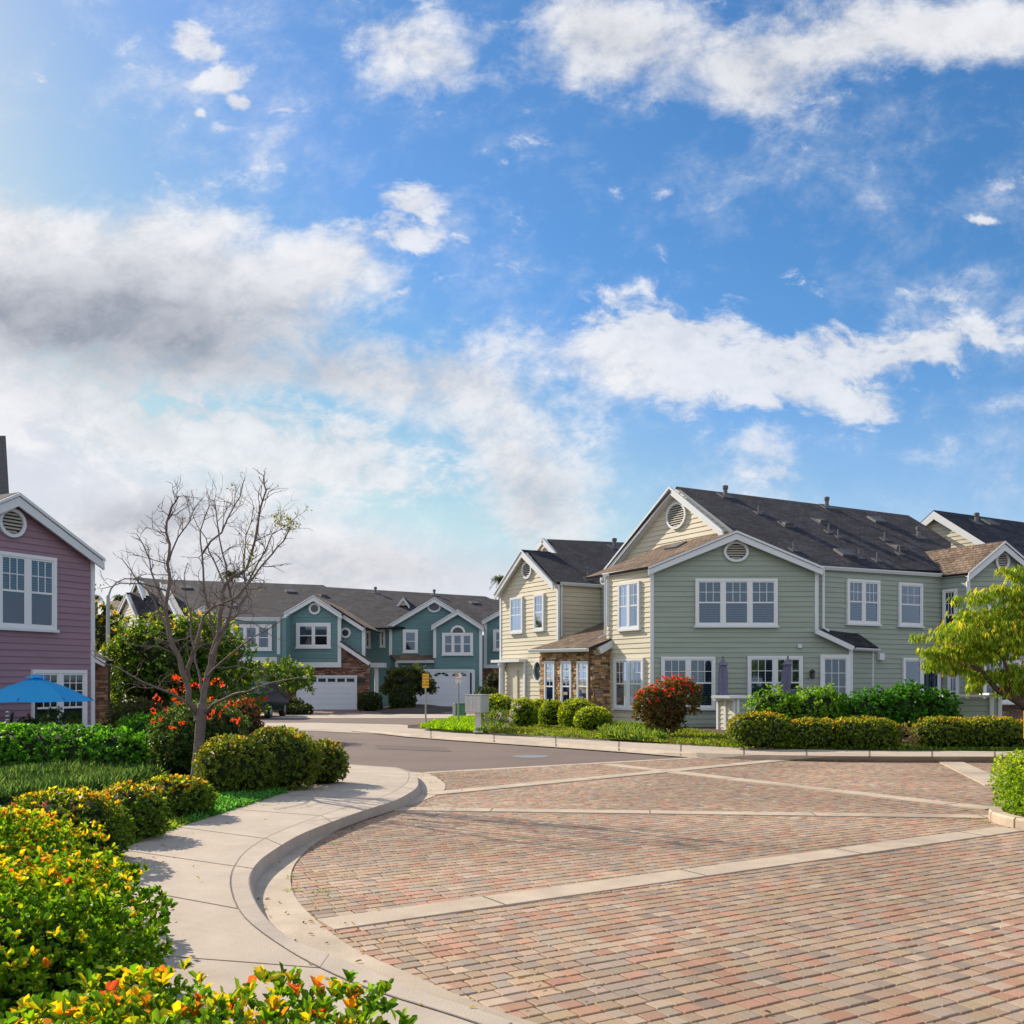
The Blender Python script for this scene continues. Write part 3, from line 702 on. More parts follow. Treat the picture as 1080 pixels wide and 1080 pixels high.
def pavers():
    rng = np.random.RandomState(4); u = np.array([RD[0], RD[1]]) / math.hypot(*RD); v = np.array([-u[1], u[0]])
    P2 = np.array([(p.x, p.y) for p in court]); Wy = .122; su = []; svv = []; hl = []
    for r in range(-60, 260):
        a = -12 + rng.rand() * .2
        ls = rng.choice([.105, .128, .165], 300, p=[.36, .38, .26]); ends = a + np.cumsum(ls)
        su.append(ends - ls / 2); svv.append(np.full(300, r * Wy)); hl.append(ls / 2 - .0042)
    su = np.concatenate(su); svv = np.concatenate(svv); hl = np.concatenate(hl)
    x = su * u[0] + svv * v[0]; y = su * u[1] + svv * v[1]
    k = in_poly(x, y, P2)
    # keep what the court shows: in front of the eye and inside a wide cone
    k &= (y > 3.0) & (np.abs(x) < y * .75 + 3.5)
    su, svv, hl = su[k], svv[k], hl[k]; n = len(su)
    pal = np.array([(.355, .205, .145), (.345, .245, .175), (.345, .25, .168), (.305, .238, .188), (.37, .285, .215), (.37, .215, .15), (.27, .212, .17)])
    ci = rng.choice(len(pal), n, p=[.13, .20, .20, .20, .12, .07, .08]); col = pal[ci] * rng.uniform(.86, 1.14, (n, 1)) * rng.uniform(.97, 1.03, (n, 3))
    col = col * (1 + .10 * np.sin(su * .9 + np.sin(svv * .7) * 2))[:, None]
    xx = su * u[0] + svv * v[0]; yy = su * u[1] + svv * v[1]; P3 = np.column_stack([xx, yy, xx * 0])
    wear = lumpf(P3 * .55, 21, .10, 1.6) * lumpf(P3 * 1.7, 22, .05, 1.8); col = col * np.clip(wear, .72, 1.15)[:, None]
    jit = rng.normal(size=(n, 2)) * .0025; dz = rng.normal(size=n) * .0012 + (lumpf(P3 * .5, 23, .0015, 1.5) - 1); tx = rng.normal(size=n) * .004; ty = rng.normal(size=n) * .005
    hw = Wy / 2 - .0078; b = .005
    sg = np.array([(-1, -1), (1, -1), (1, 1), (-1, 1)])
    LU = np.concatenate([sg[None, :, 0] * (hl[:, None] - b), sg[None, :, 0] * hl[:, None], sg[None, :, 0] * hl[:, None]], 1)
    LV = np.tile(np.concatenate([sg[:, 1] * (hw - b), sg[:, 1] * hw, sg[:, 1] * hw])[None], (n, 1)); LZ = np.array([0] * 4 + [-.004] * 4 + [-.02] * 4)[None]
    lu = su[:, None] + jit[:, :1] + LU; lv = svv[:, None] + jit[:, 1:] + LV
    zz = LZ + dz[:, None] + tx[:, None] * LU + ty[:, None] * LV
    V = np.stack([lu * u[0] + lv * v[0], lu * u[1] + lv * v[1], zz], -1).reshape(-1, 3)
    fq = np.array([(0, 1, 2, 3)] + [(i, i + 4, (i + 1) % 4 + 4, (i + 1) % 4) for i in range(4)] + [(i + 4, i + 8, (i + 1) % 4 + 8, (i + 1) % 4 + 4) for i in range(4)])
    Fq = ((np.arange(n) * 12)[:, None, None] + fq[None]).reshape(-1, 4)
    me = bpy.data.meshes.new('paving'); me.vertices.add(len(V)); me.vertices.foreach_set('co', V.astype(np.float32).ravel())
    me.loops.add(len(Fq) * 4); me.loops.foreach_set('vertex_index', Fq.astype(np.int32).ravel())
    me.polygons.add(len(Fq)); me.polygons.foreach_set('loop_start', np.arange(len(Fq), dtype=np.int32) * 4); me.polygons.foreach_set('loop_total', np.full(len(Fq), 4, np.int32))
    me.update(calc_edges=True); me.polygons.foreach_set('use_smooth', np.zeros(len(Fq), bool))
    at = me.color_attributes.new('col', 'FLOAT_COLOR', 'POINT'); at.data.foreach_set('color', np.hstack([np.repeat(col, 12, 0), np.ones((n * 12, 1))]).astype(np.float32).ravel())
    me.materials.append(MT['paver']); o = bpy.data.objects.new('paving', me); COL.objects.link(o); o['kind'] = 'structure'
    return n
print('pavers', pavers())

def band(name, pxs, w, m='conc', z=.006, joints=()):
    """concrete band in the paving along ground points"""
    pts = [G(*p) for p in pxs]; mb = MB(); L = []; R = []
    for i, p in enumerate(pts):
        t = (pts[min(i + 1, len(pts) - 1)] - pts[max(i - 1, 0)]).normalized(); n = Vector((-t.y, t.x, 0)); L.append(p + n * w / 2); R.append(p - n * w / 2)
    for i in range(len(pts) - 1):
        mb.prism([L[i] + Vector((0, 0, z)), L[i + 1] + Vector((0, 0, z)), R[i + 1] + Vector((0, 0, z)), R[i] + Vector((0, 0, z))], (0, 0, -.05))
    t = (pts[-1] - pts[0]); tn = t.normalized(); nn = Vector((-tn.y, tn.x, 0)); d = 1.4
    while d < t.length:
        c = pts[0] + tn * d + Vector((0, 0, z + .002)); mb.add([c - nn * w / 2 - tn * .008, c - nn * w / 2 + tn * .008, c + nn * w / 2 + tn * .008, c + nn * w / 2 - tn * .008], [(0, 1, 2, 3)], 1); d += 2.1
    o = mb.build(name, [MT[m], MT['joint']]); o['kind'] = 'structure'; return o
band('paving_band', [(343, 976), (1066, 874.5)], .34, 'conc2', .011)
band('paving_band', [(410, 853.5), (1047, 862)], .30, 'conc2', .0125)
band('paving_band', [(640, 806.5), (1046, 853.5)], .34, 'conc2', .014)
band('paving_band', [(452, 838), (830, 801.5)], .34, 'conc2', .0155)
band('paving_band', [(996, 801), (1056, 829)], .5, 'conc2', .017)
band('road_edge', [(449, 815), (738, 799)], .22, 'conc2', .0035)

# left footway, kerb and gutter, lofted through stations (far tip -> near camera)
# columns: walk outer edge, walk/kerb joint, kerb front edge, gutter outer edge, kerb height
ST = [((367, 806), (418, 809.5), (424, 811.0), (452, 815.5), .05),
      ((364, 813), (430, 814), (437, 816.0), (464, 822), .11),
      ((352, 819), (431, 822), (441, 824.5), (470, 830), .13),
      ((335, 825), (424, 830), (437, 833), (461, 838), .13),
      ((300, 836), (404, 840.5), (415, 845), (430, 849.5), .13),
      ((270, 846), (367, 851), (378, 857), (388, 861), .13),
      ((222, 861.5), (310, 871), (322, 878), (357, 874.5), .13),
      ((178, 876), (272, 889), (290, 896), (327, 893), .13),
      ((137, 891), (251, 908), (270, 912), (308, 917), .13),
      ((98, 913), (243, 933), (262, 932), (310, 943), .12),
      ((60, 930), (257, 967), (275, 962), (333, 970), .08),
      ((30, 960), (300, 1000), (305, 990), (373, 1000), .02),
      ((0, 1010), (350, 1027), (362, 1013), (433, 1027), .012),
      ((100, 1090), (400, 1047), (425, 1040), (487, 1051), .012),
      ((200, 1130), (483, 1073), (500, 1066), (535, 1069), .012),
      ((330, 1190), (560, 1100), (570, 1090), (600, 1090), .012)]
def smooth(rows, k=4):
    A = np.array([[*a, *b, *c, *d, h] for a, b, c, d, h in rows]); out = []
    for i in range(len(A) - 1):
        p0, p1, p2, p3 = A[max(i - 1, 0)], A[i], A[i + 1], A[min(i + 2, len(A) - 1)]
        for j in range(k):
            t = j / k; q = .5 * (2 * p1 + (p2 - p0) * t + (2 * p0 - 5 * p1 + 4 * p2 - p3) * t * t + (3 * p1 - p0 - 3 * p2 + p3) * t ** 3)
            out.append(((q[0], q[1]), (q[2], q[3]), (q[4], q[5]), (q[6], q[7]), max(.012, q[8])))
    out.append(rows[-1]); return out
ST = smooth(ST)
def loft():
    wk = MB(); kb = MB(); gt = MB(); rows = []
    for a, b, c, d, h in ST:
        hw = max(h, .012)
        rows.append((G(a[0], a[1], hw), G(b[0], b[1], hw), G(c[0], c[1], hw), G(d[0], d[1], .010)))
    for i in range(len(rows) - 1):
        A, B = rows[i], rows[i + 1]
        wk.add([A[0], A[1], B[1], B[0]], [(0, 1, 2, 3)])
        wk.add([A[0], B[0], B[0] - Vector((0, 0, .2)), A[0] - Vector((0, 0, .2))], [(0, 1, 2, 3)])
        up = Vector((0, 0, .004))
        def ft(R, Z): 
            q = R[3] - R[2]; q.z = 0; q.normalize(); return Vector((R[2].x, R[2].y, Z)) + q * .05
        fa = ft(A, .0115); fb = ft(B, .0115)
        ra = A[2] + (fa - A[2]) * .25; ra.z = A[2].z - .004; rb = B[2] + (fb - B[2]) * .25; rb.z = B[2].z - .004
        kb.add([A[1] + up, A[2] + up, ra, fa, B[1] + up, B[2] + up, rb, fb], [(0, 1, 5, 4), (1, 2, 6, 5), (2, 3, 7, 6)])
        gt.add([fa, A[3], B[3], fb, A[3] - Vector((0, 0, .05)), B[3] - Vector((0, 0, .05))], [(0, 1, 2, 3), (1, 4, 5, 2)])
        j = .008
        wk.add([A[1] + (A[0] - A[1]).normalized() * .0 + up * 1.3, A[1] + (A[0] - A[1]).normalized() * .008 + up * 1.3, B[1] + (B[0] - B[1]).normalized() * .008 + up * 1.3, B[1] + up * 1.3], [(0, 1, 2, 3)], 1)
        kb.add([A[1] + up * 2 + (A[1] - A[0]).normalized() * 0.002, A[1] + up * 2 + (A[2] - A[1]).normalized() * .005, B[1] + up * 2 + (B[2] - B[1]).normalized() * .005, B[1] + up * 2], [(0, 1, 2, 3)], 1)
    # transverse joints across the walk, one every metre and a half
    acc_ = 0.6
    for i in range(1, len(rows)):
        acc_ += (rows[i][1] - rows[i - 1][1]).length
        if acc_ > 1.45:
            acc_ = 0; a, b = rows[i][0], rows[i][1]; t = (b - a).normalized(); n = Vector((-t.y, t.x, 0)) * .006; u = Vector((0, 0, .0025))
            wk.add([a - n + u, b - n + u, b + n + u, a + n + u], [(0, 1, 2, 3)], 1)
            c_ = rows[i][2]; u2 = Vector((0, 0, .0062)); kb.add([b - n + u2, c_ - n + u2, c_ + n + u2, b + n + u2], [(0, 1, 2, 3)], 1)
    for o, nm, m in ((wk, 'footway', 'conc'), (kb, 'kerb', 'conc'), (gt, 'gutter', 'conc2')):
        ob = o.build(nm, [MT[m], MT['joint']]); ob['kind'] = 'structure'
loft()

# far footway and kerb
ST2 = [(372, 770.5, 769.6, 766.2), (400, 773, 771.5, 766.5), (430, 776.4, 774, 768), (475, 779.8, 777, 770.5), (520, 782.8, 779.8, 773), (600, 788.2, 784.6, 777.5), (660, 792.5, 788.6, 781), (735, 798.4, 794, 786), (800, 801.5, 796.3, 789), (880, 802.8, 797.5, 791), (940, 803.2, 797.9, 792), (1120, 803.5, 798.2, 792.3), (1500, 805, 799.5, 793)]
def far_walk():
    wk = MB(); kb = MB(); rows = []
    for i, (px, a, b, c) in enumerate(ST2):
        h = (.02, .02, .03, .04, .05, .06, .07, .09, .11, .125, .125, .125, .125)[i]
        rows.append((G(px, a, 0), G(px, b, h), G(px, c, h)))
    for i in range(len(rows) - 1):
        A, B = rows[i], rows[i + 1]; u = Vector((0, 0, .004))
        da = (A[2] - A[1]).normalized() * .16; db = (B[2] - B[1]).normalized() * .16
        kb.add([A[0] + Vector((0, 0, -.05)), A[1] + u, A[1] + da + u, B[0] + Vector((0, 0, -.05)), B[1] + u, B[1] + db + u], [(0, 3, 4, 1), (1, 4, 5, 2)])
        wk.add([A[1] + da, A[2], B[2], B[1] + db], [(0, 1, 2, 3)])
        gA = A[0] + Vector((0, -.42, .008)); gB = B[0] + Vector((0, -.42, .008))
        if i < 7: wk.add([A[0] + Vector((0, 0, .006)), gA, gB, B[0] + Vector((0, 0, .006))], [(0, 1, 2, 3)])
    for px in list(range(455, 1100, 66)):
        for i in range(len(ST2) - 1):
            if ST2[i][0] <= px < ST2[i + 1][0]:
                t = (px - ST2[i][0]) / (ST2[i + 1][0] - ST2[i][0]); a = rows[i][1].lerp(rows[i + 1][1], t); b = rows[i][2].lerp(rows[i + 1][2], t); f = rows[i][0].lerp(rows[i + 1][0], t)
                e = Vector((.014, 0, 0)); u = Vector((0, 0, .008)); wk.add([a - e + u, b - e + u, b + e + u, a + e + u], [(0, 1, 2, 3)], 1)
                w = Vector((0, -.006, 0)); wk.add([a - e + w, a + e + w, f + e + w, f - e + w], [(0, 1, 2, 3)], 1)
    o = wk.build('far_footway', [MT['conc'], MT['joint']]); o['kind'] = 'structure'
    o = kb.build('far_kerb', [MT['conc2'], MT['joint']]); o['kind'] = 'structure'
    return rows
rows2 = far_walk()
mb = MB(); c = G(560, 797, 0); mb.lathe((c.x, c.y, -.018), [(.42, 0), (.42, .004), (.36, .005), (.35, .002), (.02, .003)], 28); o = mb.build('manhole_cover', MT['metal']); tag(o, 'round dark manhole cover set in the asphalt road', 'manhole cover')
sheet('road_patch', [G(*p, 0) for p in [(395, 785), (470, 787.5), (476, 792), (398, 789)]], 'asph2', -.014)
# planting ground behind the far walk
mb = MB(); back = [r[2] + Vector((0, 0, -.012)) for r in rows2]
for i in range(2, len(back) - 1):
    a, b = back[i], back[i + 1]; fa = 1.6 if i > 4 else (1.14 if i > 2 else 1.02); fb = 1.6 if i > 3 else 1.14
    mb.add([a, b, (b.x * fb, b.y * fb, .11), (a.x * fa, a.y * fa, .11)], [(0, 1, 2, 3)])
o = mb.build('far_planting_ground', MT['soil']); o['kind'] = 'structure'
# planting ground on the left, beside the footway
mb = MB(); ed = [G(a[0], a[1], max(h, .012)) for a, b, c, d, h in ST]
for i in range(len(ed) - 1):
    a, b = ed[i], ed[i + 1]; fa = Vector((-34, a.y * 1.0 + (a.y - 9) * .5, .10)); fb = Vector((-34, b.y + (b.y - 9) * .5, .10))
    mb.add([a, b, fb, fa], [(0, 1, 2, 3)])
a = ed[0]; mb.add([a + Vector((0, 0, 0)), G(300, 790, .1), G(240, 775, .1), (-34, 40, .1), (-34, a.y + (a.y - 9) * .5, .1)], [(0, 1, 2, 3, 4)])
o = mb.build('left_planting_ground', MT['ground']); o['kind'] = 'structure'

# concrete cross band, driveways and walk in front of the teal row
def gpoly(name, pxs, m, z): return sheet(name, [G(x, y, 0) for x, y in pxs], m, z)
gpoly('crossing_slab', [(190, 766), (240, 762.2), (330, 762.0), (420, 763.8), (452, 766.4), (500, 770), (470, 776), (430, 776.5), (400, 774), (330, 770.5), (250, 769)], 'conc', -.008)
MT['drive'] = mat_plain('driveway', (.20, .125, .11), .85, .2, 2.5, .3, 60)
gpoly('teal_footway', [(150, 753.2), (600, 753.2), (600, 757.4), (150, 757.4)], 'conc', -.006)
gpoly('driveway', [(262, 741), (402, 741), (402, 753.2), (262, 753.2)], 'drive', -.004)
gpoly('driveway', [(430, 740), (505, 740), (515, 753.2), (470, 753.2)], 'drive', -.003)

# ================================================================== HOUSES
rng0 = random.Random(3)
# ---- sage house with cream left side
A = Pl(686, 34.5, (1, 0)); Lw = Pl(686, 34.5, LD); B = Pl(862, 34.5, (2.0, 1)); 
h = thing('townhouse', 'sage green two-storey house with a cream left side and a wide dark roof', 'house', (7.9, 36.5, .1))
wall(h, A, [(686, 598.5), (775, 562.5), (862, 598.5), (862, 775), (686, 775)], 'sage')
wall(h, A, [(862, 667.5), (897, 684), (897, 775), (862, 775)], 'sage', name='porch_wall')
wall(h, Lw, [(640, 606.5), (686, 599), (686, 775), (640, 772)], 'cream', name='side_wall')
gable_roof(h, A, (686, 597), (775, 560.5), (862, 597), 3.9, .28, .12, back=(-.5, .862, 0), parts=(1, 0), rake=.19)
roof_slab(h, [A.hit(775, 560.5, .28), A.hit(862, 597, .28), A.hit(862, 597, -1.0), A.hit(775, 560.5, -1.0)], .1, eave=(0, 1, 0))
# upper cream gable behind
g0 = Lw.hit(686, 598)
CG = Pl(713, 37.2, LD)
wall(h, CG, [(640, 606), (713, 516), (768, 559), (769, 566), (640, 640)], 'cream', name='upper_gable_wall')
bdR = Vector((RD[0], RD[1], 0)).normalized()
ra = CG.hit(713, 513.5); rl = CG.hit(639, 606)
for (p, q) in (((713, 514), (639, 607)), ((713, 514), (769, 560))):
    mb = MB(); a = CG.sz(*p); b = CG.sz(*q)
    mb.prism([CG.pt(a[0], a[1] - .06, .24), CG.pt(b[0], b[1] - .06, .24), CG.pt(b[0], b[1] - .27, .24), CG.pt(a[0], a[1] - .30, .24)], CG.n * .06)
    mb.prism([CG.pt(a[0], a[1] + .01, .27), CG.pt(b[0], b[1] + .01, .27), CG.pt(b[0], b[1] - .08, .27), CG.pt(a[0], a[1] - .08, .27)], CG.n * .08)
    mb.prism([CG.pt(a[0], a[1] - .3, .0), CG.pt(b[0], b[1] - .3, .0), CG.pt(b[0], b[1] - .32, .0), CG.pt(a[0], a[1] - .32, .0)], CG.n * .24)
    mb.build('rake_board', MT['trim'], h)
dz_ = Vector((0, 0, -.16)); roof_slab(h, [ra + CG.n * .32 + dz_, rl + CG.n * .32, rl + bdR * .35, ra + bdR * .35 + dz_], .1, eave=bdR)
E1 = B.hit(862, 597, .1); E2 = B.hit(1013, 604.5, .1); RR = P(958, 543, 44)
MR = RP(E1, E2, RR)
roof_slab(h, [MR.hit(*p) for p in [(713, 513), (958, 543.5), (973, 552.5), (1003, 572), (1003, 578), (1014, 602.5), (862, 597.5), (775, 561), (768, 557)]], .12, 'shingle_dark', eave=(E2 - E1))
gutter(h, B.hit(862, 596.5, .05), B.hit(994, 605, .05), B.n)
gutter(h, Lw.hit(638.5, 604.5, .03), Lw.hit(686, 597.3, .03), Lw.n)
roof_bits(h, MR, [(800, 541, 'pipe'), (829, 553, 'box'), (866, 550, 'box'), (874, 561, 'pipe'), (884, 566, 'pipe'), (837, 580, 'pipe'), (891, 584, 'sky'), (906, 588, 'pipe'), (925, 591, 'pipe'), (933, 569, 'pipe'), (946, 577, 'box'), (925, 549, 'sky'), (765, 523, 'cap'), (872, 534.5, 'cap'), (969, 566, 'cap'), (949, 584, 'pipe')])
roof_bits(h, RP(A.hit(775, 560.5), A.hit(686, 597), A.hit(775, 560.5) + Vector((-.5, .862, 0))), [(713, 577, 'sky')])
wall(h, B, [(862, 599), (993, 607), (993, 780), (862, 780)], 'sage', name='wing_wall')
corner(h, A, 687.5, 599, 775); corner(h, A, 861, 600, 668); pipe(h, [B.hit(865.5, 600, .14), B.hit(865.5, 662, .14), B.hit(868, 666, .3)]); corner(h, A, 897, 684, 775, .14)
corner(h, Lw, 641.5, 607, 660); pipe(h, [Lw.hit(640.5, 608, .1), Lw.hit(640.5, 670, .1), Lw.hit(637, 673, .25)])
window(h, A, 733, 610.5, 819.5, 660, 3); window(h, A, 697, 692.7, 754, 747, 2); window(h, A, 788, 692, 846, 747, 2)
window(h, A, 864.5, 690.5, 896, 757, 1, 'none', 3, 4, name='french_door', split=0, sill=False, lowergrid=True, casing=.12)
window(h, Lw, 653.5, 614, 676, 663.5, 2, 'half', 2, 2); window(h, Lw, 649, 694.5, 680, 747, 2, 'half', 3, 2)
window(h, B, 892, 611.5, 926.5, 658, 2, 'blind'); window(h, B, 946.5, 615, 971.5, 660, 1, 'none', 3, 2)
window(h, B, 951, 694, 990, 765, 2, 'none', 1, 1, name='sliding_door', split=0, sill=False)
oval(h, A, 776, 582, 13.2, 11); oval(h, CG, 714.5, 544, 10.5, 14.2)
# porch
sd_ = Pl(897, 34.5, (1.2, 1.2)); wall(h, sd_, [(897.5, 684), (921, 684.5), (921, 775), (897.5, 775)], 'sage', name='porch_side_wall'); corner(h, sd_, 920, 684, 775, .13)
pr = RP(A.hit(866, 667, .2), A.hit(897, 682, .2), B.hit(905, 667.5)); 
roof_slab(h, [A.hit(862, 664, .25), A.hit(898.5, 681.5, .25), sd_.hit(922.5, 683, .15), B.hit(905, 668), B.hit(868, 663.5)], .07, 'shingle_dark')
strip(h, A, (859, 663.5), (898.5, 682), .17, 'porch_rake', d0=.2, d1=.29); gutter(h, sd_.hit(897.5, 682.5, .1), sd_.hit(923, 684, .1), sd_.n, h=.1)
mb = MB(); a, z = A.sz(855.5, 710); mb.pbox(A, a - .05, a + .05, z - .15, z + .1, .03, .08); mb.lathe(A.pt(a, z - .2, .17), [(.03, 0), (.08, .03), (.07, .22), (.1, .25), (.02, .34)], 8); mb.build('wall_lantern', MT['black'], h)
mb = MB(); a, z = A.sz(843, 681.5); mb.pbox(A, a - .07, a + .07, z - .06, z + .06, .03, .1); a, z = B.sz(927, 692); mb.pbox(B, a - .12, a + .12, z - .14, z + .1, .03, .16); mb.build('outdoor_light', MT['trim'], h)
# back of the house
mb = MB(); mb.prism([A.pt(-1.0, 0, -9.0) + Vector((0, 0, 0)), A.pt(14, 0, -14), A.pt(14, 5.4, -14), A.pt(-1.0, 5.4, -9.0)], (.0, .2, 0)); mb.build('rear_wall', MT['sage'], h)
RB = RR + Vector((0, 0, 0)); ml = MR.hit(713, 513)


# ---- cream house (left of the sage one), stone-faced bay
h = thing('townhouse', 'cream clapboard house with a stone-clad bay and small dark roof beside the sage house', 'house', (1.5, 41, .1))
C = Pl(588, 40.5, LD); Dp = Pl(588, 40.5, RD); pe = Dp.hit(633, 700); E = Pl(633, pe.y, LD)
wall(h, C, [(528, 625.5), (556, 582), (588, 615), (588, 775), (528, 770)], 'cream')
wall(h, Dp, [(588, 614), (633, 617.5), (633, 700), (588, 700)], 'cream', name='side_wall')
wall(h, E, [(633, 612), (650, 605), (650, 700), (633, 700)], 'sage', name='link_wall')
gable_roof(h, C, (528, 624.5), (556, 580), (588, 613.5), 1.2, .28, .12, m='shingle_dark', parts=(1, 0), rake=.19)
ev1 = Dp.hit(587, 613, .15); ev2 = Dp.hit(634, 617, .15); ap = C.hit(556, 580, .28)
DR = RP(ev1, ev2, ap)
roof_slab(h, [DR.hit(*p) for p in [(556, 580), (588, 613.5), (634, 617), (650, 605), (680, 573), (577, 568.5), (591, 584), (567, 580.6)]], .12, 'shingle_dark', eave=(ev2 - ev1))
gutter(h, Dp.hit(588, 613.5, .1), Dp.hit(634, 616.5, .1), Dp.n)
CR = Pl(577, DR.hit(577, 568.5).y, LD); wall(h, CR, [(566, 584), (576.8, 570.5), (591, 584.5)], 'cream', name='rear_gable', sid=True)
for q in ((566, 582), (591, 584)): strip(h, CR, (576.8, 568), q, .22, 'rake_board', d0=.1, d1=.25)
roof_bits(h, DR, [(620, 611, 'pipe'), (648, 577, 'cap')])
corner(h, C, 588.5, 615, 700, .16); corner(h, C, 528.5, 626, 770); pipe(h, [Dp.hit(591, 615, .1), Dp.hit(591, 672, .1)])
window(h, C, 539.5, 630, 552.5, 667, 1, 'half'); window(h, C, 564.5, 626.7, 575, 664.5, 1, 'half')
oval(h, C, 557, 601.5, 5.2, 9.2); oval(h, C, 568.5, 708, 5, 12, 'win')
# porch at the left end
mb = MB(); s0, z = C.sz(526, 699); s1, _ = C.sz(556, 699); zt = z; mb.pbox(C, s0, s1, zt, zt + .12, 0, .42); mb.build('porch_beam', MT['trim'], h)
mb = MB(); s0, z = C.sz(533.5, 700); mb.lathe(C.pt(s0, 0, .2), [(.2, 0), (.2, .12), (.15, .18), (.13, 2.3), (.19, 2.4), (.2, 2.55)], 14); mb.build('porch_column', MT['trim'], h)
mb = MB(); s0, z = C.sz(555, 700); mb.pbox(C, s0 - .07, s0 + .07, 0, zt, .03, .12); mb.build('porch_post', MT['trim'], h)
mb = MB(); s0, z = C.sz(540, 707); s1, _ = C.sz(547, 707); mb.pbox(C, s0, s1, .1, z, .03, .07, 0); mb.build('front_door', MT['cream'], h)
# stone bay
SF = Pl(627, 36.25, LD); SR = Pl(627, 36.25, RD)
stonewall(h, SF, 570, 627, 687, 775, seed=3); stonewall(h, SR, 627, 643.5, 684, 775, 'stone_return', seed=5, poly=[(627, 686), (643.5, 677), (643.5, 775), (627, 775)])
for x0, x1 in ((576, 586.3), (593.3, 604), (610.3, 622)): window(h, SF, x0, 697.3, x1, 750, 1, 'half', 2, 3, casing=.06, sill=False, name='window')
SFo = .075
ta = SF.hit(566, 684.5, .3); tb = SF.hit(628, 683, .3); tt = P(637.5, 655.5, 40.9)
BR = RP(ta, tb, tt)
roof_slab(h, [ta, tb, BR.hit(644.5, 673.5), BR.hit(640, 655), BR.hit(637, 655.5), BR.hit(589, 675.5)], .1, eave=(tb - ta))
gutter(h, ta, tb, SF.n); strip(h, SR, (628.5, 683.5), (645.5, 674), .24, 'rake_board', d0=.05, d1=.2)
pipe(h, [SF.hit(624.5, 687, .12), SF.hit(624.5, 760, .12)], .045, m='brown')
mb = MB(); mb.prism([C.pt(-6, 0, -8), C.pt(3, 0, -8), C.pt(3, 5.4, -8), C.pt(-6, 5.4, -8)], (0, .2, 0)); mb.build('rear_wall', MT['cream'], h)

# ---- right-hand sage house behind the yellow-green tree
h = thing('townhouse', 'sage house at the right edge behind the drooping yellow-green tree', 'house', (18.5, 38, .1))
ib = B.hit(993, 700); R1 = Pl(993, ib.y, LD); cc = R1.hit(1020, 700); R2 = Pl(1020, cc.y, (1, 0))
wall(h, R1, [(993, 607), (1020, 604.5), (1020, 780), (993, 780)], 'sage', name='return_wall')
wall(h, R2, [(1020, 604), (1056, 573.5), (1092, 604), (1092, 697), (1020, 697)], 'sage')
stonewall(h, R2, 1020, 1110, 697, 782, seed=9, palette=[(.2, .13, .09), (.14, .09, .07), (.26, .18, .13), (.1, .07, .055)])
gable_roof(h, R2, (1020, 602.5), (1056, 571.5), (1092, 602.5), 5, .28, .12, back=(-.5, .862, 0), rake=.22)
gutter(h, R1.hit(993, 605.5, .03), R1.hit(1020, 603, .03), R1.n)
corner(h, R2, 1021, 605, 782)
window(h, R1, 995.5, 621.5, 1010.5, 675, 1, 'none'); window(h, R1, 1001, 698, 1012, 760, 1, 'none')
window(h, R2, 1041, 624, 1074, 665, 3, 'blind'); oval(h, R2, 1056.5, 592, 7.6, 10)
window(h, R2, 1036, 696, 1076, 741, 3, 'none', 2, 2, name='window')
FG = Pl(989, 42.8, LD)
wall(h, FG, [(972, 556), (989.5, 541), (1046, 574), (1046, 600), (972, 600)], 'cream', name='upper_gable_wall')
for q in ((972.5, 554), (1045, 573)):
    a = FG.sz(989.5, 538.5); b = FG.sz(*q); mb = MB()
    mb.prism([FG.pt(a[0], a[1] - .05, .24), FG.pt(b[0], b[1] - .05, .24), FG.pt(b[0], b[1] - .35, .24), FG.pt(a[0], a[1] - .4, .24)], FG.n * .07); mb.build('rake_board', MT['trim'], h)
r_a = FG.hit(989.5, 538.5, .3); R2R = RP(r_a, r_a + bdR, FG.hit(1045, 572.5, .3)); r_e = FG.hit(1045, 573, .3); r_e = r_a + (r_e - r_a) * ((r_a.z - 5.75) / (r_a.z - r_e.z))
roof_slab(h, [r_a, r_e, r_e + bdR * 8, r_a + bdR * 8], .12, 'shingle_dark', eave=bdR)
mb = MB(); w0 = r_e + bdR * .4 + Vector((-.14, .24, 0)); w1 = r_e + bdR * 7.8 + Vector((-.14, .24, 0)); bk_ = Vector((-4.5, 7.7, 0)); mb.prism([(w0.x, w0.y, 0), (w1.x, w1.y, 0), (w1.x, w1.y, 5.7), (w0.x, w0.y, 5.7)], bk_ * .02); mb.build('wing_wall', MT['sage'], h)
mb = MB(); mb.prism([(w1.x, w1.y, 0), (w1.x, w1.y, 5.7), tuple(Vector((w1.x, w1.y, 8.6)) + bk_ * .52), tuple(Vector((w1.x, w1.y, 5.7)) + bk_), tuple(Vector((w1.x, w1.y, 0)) + bk_)], -bdR * .2); mb.build('side_wall', MT['sage'], h)
mb = MB(); w2 = R2.hit(1092, 604); mb.prism([(w2.x, w2.y, 0), (w2.x, w2.y, 5.5), (w2.x - 1.2, w2.y + 5, 5.5), (w2.x - 1.2, w2.y + 5, 0)], (-.2, 0, 0)); mb.build('bay_side_wall', MT['sage'], h)
roof_bits(h, R2R, [(1030, 551, 'cap'), (1044, 552, 'sky')])
fl = FG.hit(972.5, 554, .3); roof_slab(h, [r_a, fl, fl + bdR * 8, r_a + bdR * 8], .1, 'shingle_dark', eave=bdR)
mb = MB(); mb.prism([R2.pt(-4, 0, -9), R2.pt(8, 0, -9), R2.pt(8, 5.6, -9), R2.pt(-4, 5.6, -9)], (0, .2, 0)); mb.build('rear_wall', MT['sage'], h)

